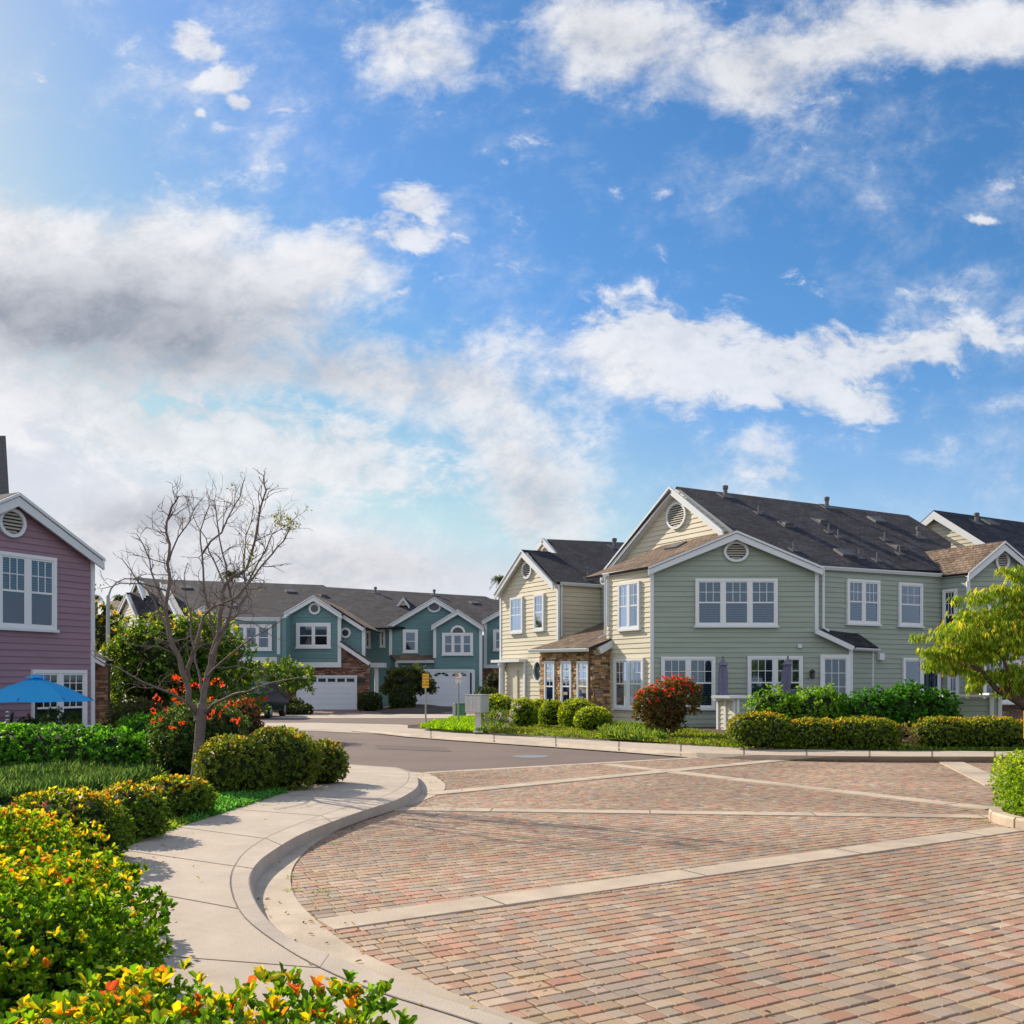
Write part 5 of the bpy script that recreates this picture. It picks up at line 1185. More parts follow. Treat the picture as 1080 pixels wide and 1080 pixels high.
# patio table with pots
t = thing('patio_table', 'dark patio table under the blue umbrella', 'table', (x - .1, 22.6, .1)); mb = MB(); mb.lathe((x + .1, 22.6, .62), [(.45, 0), (.5, .02), (.5, .045), (.0, .05)], 20); mb.build('tabletop', MT['black'], t); mb = MB()
for k in range(4): a = k * math.pi / 2 + .4; mb = MB(); mb.tube([(x + .1 + .4 * math.cos(a), 22.6 + .4 * math.sin(a), .1), (x + .1 + .3 * math.cos(a), 22.6 + .3 * math.sin(a), .63)], .02, 6); mb.build('leg', MT['black'], t)
def chair(label, cx, cy, rz):
    t = thing('patio_chair', label, 'chair', (cx, cy, .1)); t.rotation_euler.z = rz; b = Vector((cx, cy, 0))
    def mk(nm, f): m = MB(); f(m); m.build(nm, MT['black'], t)
    mk('seat', lambda m: m.box(cx - .23, cx + .23, cy - .22, cy + .22, .52, .56)); 
    def bk(m):
        for i in range(6): m.tube([(cx - .2 + i * .08, cy + .22, .56), (cx - .2 + i * .08, cy + .27, .95)], .012, 5)
        m.tube([(cx - .22, cy + .27, .95), (cx, cy + .29, .99), (cx + .22, cy + .27, .95)], .018, 6)
    mk('backrest', bk)
    for sx in (-1, 1):
        for sy in (-1, 1): mk('leg', lambda m: m.tube([(cx + sx * .22, cy + sy * .2, .1), (cx + sx * .2, cy + sy * .2, .53)], .018, 6))
chair('black patio chair left of the umbrella pole', x - .75, 22.3, -1.2); chair('black patio chair right of the umbrella pole', x + .78, 22.5, 1.2)
def potted(label, px, Y, h, seed, pal, tips):
    xx = (px - HX) / F * Y; t = thing('potted_plant', label, 'plant', (xx, Y, .1)); mb = MB(); mb.lathe((xx, Y, .1), [(.12, 0), (.18, .3), (.2, .32), (.17, .3)], 14); mb.build('pot', MT['blue'] if seed == 2 else MT['trim'], t)
    shrub('foliage', '', '', (xx, Y, .4 + h / 2), (.26, .26, h / 2), seed, parent=t, core=False, leaf=.07, cov=1.1, pal=pal, tips=tips, tip_from=-.2, tip_amt=.4, shell=.6)
potted('potted plant with small white flowers under the blue umbrella, nearest the pale pillar', 59, 22.0, .75, 2, [(.03, .07, .02, 3), (.08, .1, .06, 1)], [(.7, .6, .62, 1)])
potted('potted plant with red flowers left of the umbrella pole', 29, 22.0, .55, 3, [(.03, .06, .02, 3)], [(.45, .03, .04, 1)])
# hanging ornament on wall
t = thing('wall_ornament', 'string of small pale shells hanging on the mauve wall at the left edge', 'ornament', tuple(PP.hit(4, 760, .1))); mb = MB()
for i in range(4): p_ = PP.hit(4, 751 + i * 4.2, .12); mb.lathe(p_, [(.02, -.03), (.06, 0), (.02, .03)], 8)
mb.build('shell', MT['curtain'], t); mb = MB(); mb.tube([PP.hit(4, 748, .1), PP.hit(4, 766, .12)], .008, 5); mb.build('string', MT['black'], t)

# street lamp
Y = 42; x = (114 - HX) / F * Y; t = thing('street_lamp', 'grey street lamp with a curved arm beside the mauve house', 'street lamp', (x, Y, .1)); zt = hp(628, Y)
mb = MB(); mb.tube([(x, Y, .1), (x, Y, 3.2), (x, Y, zt)], [.11, .09, .07], 10); mb.build('pole', MT['metal'], t)
mb = MB(); mb.tube([P(114, 630, Y), P(117, 621, Y), P(123, 614, Y), P(131, 610.5, Y), P(141, 610, Y)], [.045, .04, .035, .03, .03], 8); mb.build('arm', MT['metal'], t)
mb = MB(); c = P(146, 610.5, Y); mb.lathe(c, [(.05, -.05), (.22, -.04), (.24, 0), (.15, .07), (.04, .1)], 12); mb.build('lamp_head', MT['metal'], t)

# parked car (rear view)
def car():
    Y0 = 44.0; xr = (281 - HX) / F * Y0; W = 1.85; cx = xr - W / 2; t = thing('parked_car', 'dark blue SUV seen from behind, parked in front of the left teal garage', 'car', (cx, Y0, 0))
    prof = [(0, .3), (-.02, .75), (.06, 1.02), (.28, 1.08), (.55, 1.55), (.9, 1.66), (2.3, 1.66), (3.1, 1.15), (4.2, .98), (4.5, .7), (4.5, .3)]
    secs = [(-.5, .0), (-.46, .06), (0, .1), (.46, .06), (.5, 0)]; vs = []; n = len(prof)
    fr = [-.5, -.47, .47, .5]
    for f in fr:
        for (y, z) in prof:
            tp = 1 - .17 * max(0, (z - 1.0) / .66); ins = .0 if abs(f) < .49 else .03
            vs.append((cx + W * f * tp, Y0 + y + ins * (1 if y < 2 else -1), z - ins * (.6 if z > 1 else 0)))
    fs = []
    for i in range(3):
        for k in range(n - 1): fs.append((i * n + k, (i + 1) * n + k, (i + 1) * n + k + 1, i * n + k + 1))
    fs.append(tuple(range(n))); fs.append(tuple(range(4 * n - 1, 3 * n - 1, -1))); fs.append((0, n - 1, 4 * n - 1, 3 * n))
    mb = MB(); mb.add(vs, fs); mb.build('body', MT['carpaint'], t, bevel=.03)
    mb = MB(); mb.add([(cx - .68, Y0 + .285, 1.12), (cx + .68, Y0 + .285, 1.12), (cx + .6, Y0 + .51, 1.5), (cx - .6, Y0 + .51, 1.5)], [(0, 1, 2, 3)]); mb.build('rear_window', MT['glassdark'], t)
    mb = MB(); mb.box(cx - .9, cx + .9, Y0 - .08, Y0 + .1, .28, .56); mb.build('bumper', MT['black'], t, bevel=.03)
    for s in (-1, 1):
        mb = MB(); mb.prism([(cx + s * .95, Y0 - .03, .98), (cx + s * .95, Y0 + .2, 1.0), (cx + s * .55, Y0 + .0, .98), (cx + s * .5, Y0 - .04, .94)], (0, 0, -.14)); mb.build('tail_light', MT['tail'], t)
        mb = MB(); mb.add([(cx + s * .87, Y0 + .75, 1.12), (cx + s * .87, Y0 + 2.9, 1.12), (cx + s * .78, Y0 + 2.25, 1.56), (cx + s * .78, Y0 + .95, 1.56)], [(0, 1, 2, 3)]); mb.build('side_window', MT['glassdark'], t)
        for y in (.85, 3.6):
            mb = MB(); mb.tube([(cx + s * .68, Y0 + y, .34), (cx + s * .92, Y0 + y, .34)], .34, 20); w = mb.build('wheel', MT['rubber'], t)
            mb = MB(); mb.tube([(cx + s * .9, Y0 + y, .34), (cx + s * .93, Y0 + y, .34)], .2, 14); mb.build('rim', MT['metal'], w)
    mb = MB(); mb.box(cx - .26, cx + .26, Y0 - .05, Y0 - .03, .72, .85); mb.build('licence_plate', MT['white'], t)
    mb = MB(); mb.box(cx - .32, cx + .32, Y0 - .082, Y0 - .078, .46, .5); mb.build('reflector', MT['tail'], t)
car()

# ================================================================== PLANTS
TIPS = [(.52, .34, .012, 5), (.46, .38, .015, 4), (.50, .18, .02, 2.6), (.32, .38, .02, 2), (.44, .08, .03, .9)]
NEARP = [(.085, .20, .01, 4), (.14, .27, .012, 3), (.045, .115, .01, 3), (.24, .32, .015, 1.6), (.13, .08, .02, .3)]
GOLD = dict(pal=[(.07, .13, .015, 4), (.11, .17, .02, 3), (.04, .08, .012, 2)], tips=TIPS, tip_from=.25, tip_amt=.95)
def bush(label, c, r, seed, group=None, **kw):
    name = kw.pop('name', 'shrub'); cat = kw.pop('cat', 'shrub'); return shrub(name, label, cat, c, r, seed, group, **kw)
# foreground
gold_grp = None
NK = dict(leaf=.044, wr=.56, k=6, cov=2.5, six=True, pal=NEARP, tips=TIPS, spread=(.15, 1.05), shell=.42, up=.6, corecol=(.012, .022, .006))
bush('golden-tipped leafy shrub in the bottom left corner, nearest the camera', (-.99, 2.92, .20), (.87, .58, .61), 11, tip_from=.45, tip_amt=.6, p=2.6, lump=.09, fr=5, zmin=-.3, **NK)
bush('large golden-green leafy mound at the left edge, just behind the nearest shrub', (-2.76, 4.75, .22), (1.0, 1.08, .60), 12, tip_from=.38, tip_amt=.75, p=2.5, lump=.12, fr=4.5, zmin=0, **NK)
bush('orange-tipped mound of leaves at the left edge, third from the camera', (-3.9, 6.5, .28), (1.2, 1.0, .60), 13, tip_from=.25, tip_amt=.95, p=2.5, lump=.11, fr=4.5, zmin=0, **NK)
c, r = from_px(5, 132, 833, 915, 8.7, .05); bush('yellow-topped rounded shrub beside the footway, the one with the largest dark side', c, r, 14, leaf=.05, k=6, cov=2.0, **GOLD, lump=.07)
c, r = from_px(98, 173, 829, 893, 10.0); bush('yellow-topped rounded shrub beside the footway, between two others like it', c, r, 15, leaf=.05, k=5, cov=2.0, **GOLD)
c, r = from_px(146, 224, 819, 876, 11.6); bush('yellow-topped rounded shrub beside the footway, next to the small green ground cover', c, r, 16, leaf=.05, k=5, cov=2.0, **GOLD)
DK = dict(pal=[(.065, .11, .014, 4), (.11, .15, .02, 3), (.15, .14, .02, 1.2)], tips=[(.35, .26, .03, 2), (.2, .24, .03, 3), (.4, .2, .04, 1)], tip_from=.35, tip_amt=.6)
c, r = from_px(206, 290, 778, 848, 14.0, .1, .8); bush('dark olive shrub right of the bare trunk', c, r, 17, leaf=.055, cov=1.8, lump=.1, **DK)
c, r = from_px(250, 338, 768, 842, 14.6, .1, .8); bush('dark olive shrub at the middle of the clump right of the bare trunk', c, r, 18, leaf=.055, cov=1.8, lump=.1, **DK)
c, r = from_px(318, 366, 782, 832, 15.3, .1, .9); bush('small round olive shrub at the kerb end of the clump right of the bare trunk', c, r, 19, leaf=.055, cov=1.8, **DK)
c, r = from_px(262, 326, 766, 800, 17.5, .1, .7); bush('green shrub behind the olive clump, with a pale stone showing', c, r, 20, leaf=.06, cov=1.6, pal=[(.10, .2, .02, 3), (.06, .12, .02, 2)], tips=TIPS, tip_from=.5, tip_amt=.3)
BG = [(.05, .17, .012, 4), (.08, .25, .015, 4), (.03, .09, .012, 2), (.13, .3, .03, 1)]
bush('long bright green hedge in front of the mauve house patio', (-8.6, 17.2, .42), (2.75, .75, .50), 21, name='hedge', cat='hedge', leaf=.085, cov=1.9, pal=BG, p=3.2, lump=.05, fr=5)
c, r = from_px(118, 212, 753, 826, 18.0, .1, .6); bush('bright green bush with a few white blossoms beside the orange-flowered bush', c, r, 22, leaf=.085, cov=1.8, pal=BG, p=2.6, lump=.09)
# orange-flowered bush
c, r = from_px(158, 262, 738, 832, 17.0, .1, .8); o = shrub('flowering_bush', 'dark green bush dotted with orange-red flower clusters behind the bare trunk', 'bush', c, r, 23, leaf=.075, wr=.4, cov=1.7, pal=[(.045, .10, .02, 4), (.07, .13, .025, 3), (.03, .06, .015, 2), (.12, .09, .03, .7)], lump=.14)
def flowers(parent, pts, Y, col, seed, r=.06, n=26, name='flower'):
    rng = np.random.RandomState(seed); Cs = []
    for (px, py) in pts:
        c = np.array(P(px, py, Y + rng.uniform(-.2, .2))); Cs.append(c + rng.normal(size=(n, 3)) * r)
    C = np.concatenate(Cs); D = unit(rng.normal(size=C.shape) + [0, -.3, .5]); S = unit(np.cross(D, rng.normal(size=C.shape)))
    leaf_mesh(name, C, D, S, rng.uniform(.03, .055, len(C)), rng.uniform(.022, .035, len(C)), pick(col, len(C), rng), MT['petal'], None, parent, six=False)
FP = [(183, 715), (188, 718), (182, 728), (186, 731), (192, 726), (184, 739), (189, 741), (164, 735), (205, 723), (209, 724), (225, 719), (232, 719), (235, 723), (161, 751), (170, 759), (190, 763), (222, 738), (225, 751), (221, 756), (232, 752), (241, 744), (248, 741), (175, 748), (161, 762), (181, 767), (246, 759), (252, 761), (214, 717), (186, 716), (168, 740)]
flowers(o, FP, 15.95, [(.75, .05, .01, 3), (.8, .10, .02, 2)], 5, .022, 9)
mb = MB()
for (px, py) in FP: a = P(px, py, 16.05); mb.tube([a, (a.x * .96 - .1, 16.9, max(.6, a.z - .75))], [.004, .008], 4)
mb.build('stems', MT['barkd'], o)
c, r = from_px(236, 277, 738, 795, 20, .1, .8); bush('reddish-brown leaved bush in front of the parked car', c, r, 24, leaf=.075, cov=1.7, pal=[(.12, .045, .03, 4), (.07, .07, .02, 3), (.05, .04, .02, 2)], tips=[(.25, .05, .03, 1)], tip_from=.3)
c, r = from_px(110, 180, 738, 778, 21, .1, .7); bush('dull dark bush behind the bright green hedge', c, r, 25, leaf=.08, cov=1.6, pal=[(.05, .06, .02, 3), (.08, .07, .03, 2)], lump=.12)
# bare ground-cover and ornamental grass on the left
gr = [G(-60, 822, .1), G(60, 806, .1), G(150, 808, .1), G(168, 822, .1), G(120, 838, .1), G(20, 850, .1), G(-60, 855, .1)]
blade_patch('ornamental_grass', 'soft dull green grass between the yellow shrubs and the bright hedge', 'grass', gr, .09, 34000, .26, .011, [(.10, .18, .06, 3), (.07, .145, .05, 3), (.13, .2, .07, 1)], 7, .6)
gp = [G(*p, .13) for p in [(200, 868), (222, 861), (268, 846), (300, 836), (270, 833), (215, 838), (195, 850)]]
blade_patch('ground_cover', 'bright green ground cover beside the footway at the foot of the olive shrubs', 'plants', gp, .11, 9000, .10, .035, [(.06, .2, .04, 3), (.09, .26, .06, 3), (.04, .13, .03, 2)], 8, .9)
gp = [G(*p, .13) for p in [(60, 965), (98, 913), (137, 891), (178, 876), (205, 866), (190, 860), (120, 870), (40, 900), (-40, 940)]]
blade_patch('ground_cover', 'strip of low yellow-green ground cover along the footway edge under the shrubs', 'plants', gp, .10, 7000, .09, .03, [(.12, .22, .03, 3), (.2, .26, .04, 2)], 9, .9)
# big tree behind left
def tree(name, label, trunk, limbs, blobs, Y, seed, leaf, pal, tips=None, bark='barkd', group=None, wr=.5, cov=1.1, dr=.8, droop=0, cat='tree', tr=.12, shell=.55, core=False, corecol=(.02, .03, .01), k=5, tipfrom=.3):
    b = trunk[0]; t = thing(name, label, cat, (b[0], b[1], b[2]), group)
    mb = MB(); n = len(trunk); mb.tube(trunk, [tr * (1 - .5 * i / max(1, n - 1)) for i in range(n)], 8)
    for L in limbs: mb.tube(L, [tr * .5 * (1 - .75 * i / (len(L) - 1)) for i in range(len(L))], 6)
    mb.build('trunk', MT[bark], t)
    acc = []; cores = None
    for i, (px, py, rx, ry) in enumerate(blobs):
        Yc = Y + random.Random(seed * 31 + i).uniform(-.5, .5) * rx / F * Y * .8
        a = shrub_data(P(px, py, Yc), (rx / F * Y, rx / F * Y * dr, ry / F * Y), seed * 17 + i, leaf=leaf, wr=wr, cov=cov, pal=pal, tips=tips, tip_from=tipfrom, tip_amt=.8, lump=.22, fr=4.0, shell=shell, k=k, spread=(.3, 1.4), up=.2 - droop)
        acc.append(a)
    parts = [np.concatenate([a[j] for a in acc]) for j in range(6)]
    if droop:
        parts[1] = unit(parts[1] * (1 - droop) + np.array([0, 0, -1]) * droop * 1.2)
        parts[2] = unit(np.cross(parts[1], np.random.RandomState(seed).normal(size=parts[1].shape)))
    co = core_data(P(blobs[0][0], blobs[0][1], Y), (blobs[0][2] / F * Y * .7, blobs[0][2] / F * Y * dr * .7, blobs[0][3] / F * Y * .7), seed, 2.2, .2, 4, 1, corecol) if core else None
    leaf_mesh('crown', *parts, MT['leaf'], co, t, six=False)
    return t
def tp(px, py, Y): return P(px, py, Y)
LIME = [(.30, .38, .02, 3), (.2, .3, .02, 3), (.42, .38, .03, 2), (.5, .28, .04, 1)]
tree('leafy_tree', 'bushy green tree with yellow-green tips behind the bare tree', [Vector((-10.7, 30, .1)), tp(175, 740, 30), tp(180, 700, 30)], [[tp(178, 730, 30), tp(150, 700, 30.3)], [tp(178, 730, 30), tp(210, 690, 29.7)]],
     [(180, 705, 62, 48), (140, 690, 30, 34), (215, 685, 36, 36), (132, 715, 22, 40), (170, 672, 34, 24), (238, 705, 34, 40), (205, 668, 30, 18), (225, 735, 50, 30), (140, 745, 40, 25)], 30, 41, .14, [(.06, .12, .015, 4), (.09, .16, .02, 3), (.04, .08, .012, 2)], LIME, cov=1.5, core=True, tr=.16, tipfrom=.15)
tree('small_tree', 'small tree with bright lime leaves on a thin trunk by the clipped hedges', [Vector((-12.1, 52, 0)), tp(305, 735, 52), tp(303, 718, 52)], [[tp(305, 735, 52), tp(292, 722, 52)], [tp(305, 735, 52), tp(320, 722, 52)]],
     [(303, 718, 28, 16), (318, 712, 14, 10), (280, 712, 18, 11), (296, 704, 16, 9), (262, 708, 18, 7), (318, 726, 12, 9)], 52, 42, .26, [(.06, .12, .02, 3), (.1, .16, .02, 2)], LIME, cov=1.1, tr=.12, tipfrom=.0)
tree('yellowing_tree', 'tree with orange-yellow top beside the street lamp', [Vector((-22.8, 55, 0)), tp(112, 700, 55), tp(112, 680, 55)], [[tp(112, 700, 55), tp(106, 670, 55)]], [(110, 668, 14, 30), (104, 650, 10, 16), (118, 660, 10, 18), (108, 700, 14, 30)], 55, 43, .3, [(.06, .09, .02, 3), (.12, .12, .03, 2)], [(.5, .3, .02, 3), (.4, .34, .03, 2)], cov=1.2, core=True, tr=.2, tipfrom=0)
tree('round_tree', 'dark round-headed tree on a short trunk in front of the middle teal house', [Vector(((438 - HX) / F * 56, 56, 0)), tp(434, 735, 56), tp(432, 722, 56)], [[tp(434, 735, 56), tp(420, 722, 56)], [tp(434, 735, 56), tp(448, 722, 56)]],
     [(428, 721, 23, 15), (413, 727, 11, 10), (445, 722, 14, 13), (436, 711, 16, 8), (452, 727, 9, 8), (420, 714, 12, 8)], 56, 44, .22, [(.05, .07, .018, 4), (.08, .095, .025, 3), (.035, .045, .015, 2)], [(.25, .3, .02, 1), (.12, .14, .03, 3)], cov=1.7, core=True, tr=.13, tipfrom=.6)
tree('round_tree', 'dark round tree at the right end of the teal row beside the cream house', [Vector(((521 - HX) / F * 60, 60, 0)), tp(521, 735, 60), tp(521, 722, 60)], [], [(521, 719, 10, 10), (528, 722, 9, 9)], 60, 45, .25, [(.05, .055, .03, 3), (.035, .04, .02, 2)], cov=1.6, core=True)
# clipped hedges by the teal houses
CH_ = dict(pal=[(.03, .05, .012, 3), (.05, .07, .018, 2)], p=3.4, lump=.03, leaf=.12, cov=1.8)
for (b, Yc, lab, sd2) in (((287, 319, 736.5, 751), 52.5, 'clipped dark hedge block at the foot of the small lime tree', 51), ((295, 328.5, 743, 755), 49.5, 'low rounded dark hedge in front of the hedge block by the lime tree', 52), ((378, 402, 730.5, 748.5), 55, 'square clipped dark hedge beside the left teal garage', 53), ((411, 438, 724, 747), 55, 'dark clipped shrub under the round-headed tree', 54), ((500, 524, 725, 742), 55, 'dark green mound of hedge behind the mailboxes', 55)):
    c, r = from_px(*b, Yc, 0, .8); bush(lab, c, r, sd2, name='hedge', cat='hedge', **CH_)
# mulch bed
mb = MB(); rr = random.Random(5); ring = [G(388 + (482 - 388) * (.5 + .5 * math.cos(a)), 748.2 + 4.2 * math.sin(a)) for a in [k * math.pi / 12 for k in range(24)]]; cc = sum(ring, Vector()) / 24; vs = [(cc.x, cc.y, .25)] + [tuple(p * .5 + cc * .5 + Vector((0, 0, .2))) for p in ring] + [tuple(p) for p in ring]
mb.add(vs, [(0, 1 + (k + 1) % 24, 1 + k) for k in range(24)] + [(1 + k, 1 + (k + 1) % 24, 25 + (k + 1) % 24, 25 + k) for k in range(24)]); o = mb.build('mulch_bed', MT['soil'], smooth=True); o['kind'] = 'structure'
# lawn patch
lawn = [G(*p, .12) for p in [(443, 767.5), (455, 764), (475, 759.5), (492, 757.5), (520, 757), (530, 770), (508, 772), (480, 770.5)]]
blade_patch('lawn', 'bright green lawn patch around the sign posts', 'grass', lawn, .11, 16000, .16, .05, [(.15, .29, .01, 3), (.2, .34, .012, 3), (.11, .22, .01, 1)], 10, .6)
# right bank ground cover
gc = [G(*p, .12) for p in [(515, 772.5), (560, 775), (600, 777.2), (660, 780.5), (735, 785.5), (768, 787.5), (775, 777), (735, 771), (680, 767), (620, 765), (560, 760), (525, 760)]]
blade_patch('ground_cover', 'yellow-green ground cover along the far footway in front of the cream house', 'plants', gc, .11, 24000, .12, .045, [(.15, .22, .02, 3), (.09, .16, .02, 3), (.22, .21, .03, 1.6), (.12, .09, .05, 1)], 12, .9)
gc = [G(*p, .12) for p in [(770, 788), (850, 790.3), (1100, 792), (1100, 788), (850, 786), (770, 783)]]
blade_patch('ground_cover', 'thin green ground cover at the foot of the low hedges along the far footway', 'plants', gc, .11, 5000, .1, .05, [(.08, .16, .02, 3), (.16, .24, .02, 2)], 13, .9)
gc = [G(*p, .12) for p in [(640, 779), (675, 781.5), (700, 782), (690, 773), (650, 768), (632, 770)]]
blade_patch('low_plants', 'dull green low plants at the foot of the red-tipped bush', 'plants', gc, .11, 6000, .28, .06, [(.10, .17, .03, 3), (.14, .2, .04, 2)], 14, .7)
# round clipped shrubs
RS = dict(pal=[(.13, .21, .012, 4), (.18, .26, .015, 3), (.07, .12, .01, 2)], tips=[(.38, .40, .02, 3), (.3, .34, .02, 2)], tip_from=.1, tip_amt=.8, leaf=.075, cov=2.0, lump=.05)
grp = 'round clipped shrubs in front of the stone bay'
for (b, lab, sd2, Yc) in (((606, 645, 746, 773), 'round clipped yellow-green shrub nearest the footway, at the right end of the row', 61, 30.8), ((588, 629, 737, 769), 'largest round yellow-green shrub, behind the one at the right end of the row', 62, 32.8), ((568, 597, 738.5, 765), 'round yellow-green shrub left of the largest one', 63, 34), ((555, 580, 737.5, 763), 'round yellow-green shrub at the middle of the row, partly hidden', 64, 35), ((537.5, 566, 737.5, 765.5), 'round yellow-green shrub at the left end of the row beside the purple flowers', 65, 33)):
    c, r = from_px(*b, Yc, .12, .95, .54); bush(lab, c, r, sd2, grp, **RS)
c, r = from_px(502, 547, 733, 763, 36, .12, .8); bush('wide yellow-green shrub behind the mailboxes and purple flowers', c, r, 66, **RS)
# agapanthus
t = thing('flowering_plants', 'clump of purple agapanthus flowers beside the mailboxes', 'flowers', tuple(G(522, 773, .12)))
c, r = from_px(505, 543, 751, 776, 31.2, .1, .6); shrub('foliage', '', '', c, r, 67, parent=t, leaf=.2, wr=.16, cov=1.0, core=False, pal=[(.08, .15, .03, 3), (.15, .17, .05, 2)], up=1.0)
flowers(t, [(510, 765), (515, 768), (526, 754), (530, 758), (523, 762), (540, 752), (537, 759), (534, 764), (519, 772), (546, 745), (527, 770), (541, 743), (513, 758)], 30.6, [(.38, .30, .55, 3), (.5, .42, .62, 2)], 6, .05, 26)
# red-tipped photinia
t = thing('red_tipped_bush', 'large bush with bright red new leaves on top, beside the sage house windows', 'bush', tuple(G(706, 777, .12)))
acc = [shrub_data(P(px, py, Yc), (rx / F * 27.5, rx / F * 27.5 * .9, ry / F * 27.5), 70 + i, leaf=.085, cov=1.5, pal=[(.09, .055, .02, 3), (.06, .09, .02, 3), (.14, .07, .03, 2)], tips=[(.62, .02, .02, 3), (.5, .04, .02, 2), (.3, .05, .02, 1)], tip_from=.2, tip_amt=1.0, lump=.2, shell=.38) for i, (px, py, rx, ry, Yc) in enumerate([(711, 738, 26, 24, 27.5), (692, 746, 24, 21, 27.4), (722, 732, 16, 17, 27.6), (700, 758, 22, 18, 27.4), (683, 741, 15, 15, 27.2)])]
pp = [np.concatenate([a[j] for a in acc]) for j in range(6)]; leaf_mesh('foliage', *pp, MT['leaf'], core_data(P(702, 748, 27.5), (.52, .45, .5), 70, 2.2, .12, 3, 1, (.05, .03, .015)), t, six=False)
mb = MB(); b = G(706, 777, .1)
for i in range(7): a = random.Random(i).uniform(-.6, .6); mb.tube([b + Vector((a * .15, 0, 0)), b + Vector((a * .5, .1, .5)), b + Vector((a, .2, 1.0))], [.03, .022, .012], 6)
mb.build('stems', MT['barkd'], t)
# low hedges along the right footway
LH = dict(pal=[(.08, .13, .014, 4), (.13, .18, .02, 3), (.05, .075, .012, 2)], tips=[(.45, .34, .02, 3), (.3, .33, .02, 3), (.5, .2, .03, 1.4)], tip_from=.35, tip_amt=.8, leaf=.062, cov=1.9, p=2.9, lump=.06, fr=4)
for (b, lab, sd2) in (((768, 836, 752, 792.5), 'orange-tipped low shrub at the left end of the hedge line along the footway', 81), ((826, 890, 758, 792.5), 'dark olive low hedge in front of the viburnum', 82), ((872, 948, 757, 792.5), 'dark olive low hedge below the french door', 83), ((964, 1024, 757, 793), 'yellow-flecked low hedge in front of the right patio wall', 84), ((1008, 1082, 757, 793), 'dark low hedge behind the cut-off yellow sign', 85)):
    c, r = from_px(*b, 23.2, .1, .62, .52); bush(lab, c, r, sd2, name='hedge', cat='hedge', **LH)
c, r = from_px(942, 968, 763, 792, 23.0, .1, .7); bush('small dry pinkish twiggy shrub in the gap between the low hedges', c, r, 86, leaf=.06, cov=1.0, shell=.5, core=False, pal=[(.25, .16, .1, 3), (.12, .16, .04, 2), (.3, .2, .15, 1)])
VB = dict(pal=[(.09, .21, .015, 4), (.14, .28, .02, 3), (.05, .12, .012, 2), (.25, .34, .05, 1)], leaf=.10, cov=1.7, lump=.16, fr=4, shell=.3)
VD = dict(pal=[(.04, .15, .012, 4), (.06, .2, .015, 3), (.025, .08, .01, 2)], leaf=.10, cov=1.7, lump=.16, fr=4, shell=.3)
for (b, lab, sd2, kw) in (((789, 846, 726, 778), 'light green viburnum bush beside the patio pillar', 91, VB), ((828, 895, 723, 778), 'tall light green viburnum bush in front of the french door', 92, VB), ((880, 952, 728, 784), 'dark green glossy bush right of the french door', 93, VD), ((922, 988, 719.5, 784), 'tallest dark green bush in front of the sliding door', 94, VD), ((966, 1010, 726, 778), 'dark green bush beside the right patio wall', 95, VD)):
    c, r = from_px(*b, 25.6, .1, .7, .54); bush(lab, c, r, sd2, **kw)
# near-right round planter with clipped hedge and segmented kerb
PC = Vector((7.07, 11.8, 0)); PR = 1.18
t = thing('planter', 'round planting island with a segmented concrete kerb at the right edge', 'planter', tuple(PC))
mb = MB(); n = 13
for k in range(n):
    a0 = 2 * math.pi * k / n + .012; a1 = 2 * math.pi * (k + 1) / n - .012; q = []
    arcs = [a0 + (a1 - a0) * j / 4 for j in range(5)]
    prof = [(PR, 0), (PR, .10), (PR - .02, .125), (PR - .15, .125), (PR - .17, .11), (PR - .17, 0)]
    vs = []; m_ = len(prof)
    for a in arcs:
        for (rr, z) in prof: vs.append((PC.x + rr * math.cos(a), PC.y + rr * math.sin(a), z))
    fs = [tuple(range(m_)), tuple(range(4 * m_ + m_ - 1, 4 * m_ - 1, -1))]
    for j in range(4):
        for i in range(m_ - 1): fs.append((j * m_ + i, (j + 1) * m_ + i, (j + 1) * m_ + i + 1, j * m_ + i + 1))
    mb.add(vs, fs)
mb.build('kerb', MT['conc2'], t)
mb = MB(); mb.lathe(PC, [(PR - .16, 0), (PR - .16, .1), (.1, .12)], 30); mb.build('soil', MT['soil'], t)
bush('square-clipped bright yellow-green hedge growing in the round planter at the right edge', (7.08, 11.85, .42), (.97, .97, .44), 99, name='hedge', cat='hedge', leaf=.045, wr=.4, cov=1.7, pal=[(.15, .27, .015, 4), (.22, .33, .015, 3), (.08, .16, .01, 2)], tips=[(.38, .42, .02, 1)], tip_from=.3, tip_amt=.5, p=4.5, lump=.03, shell=.16)

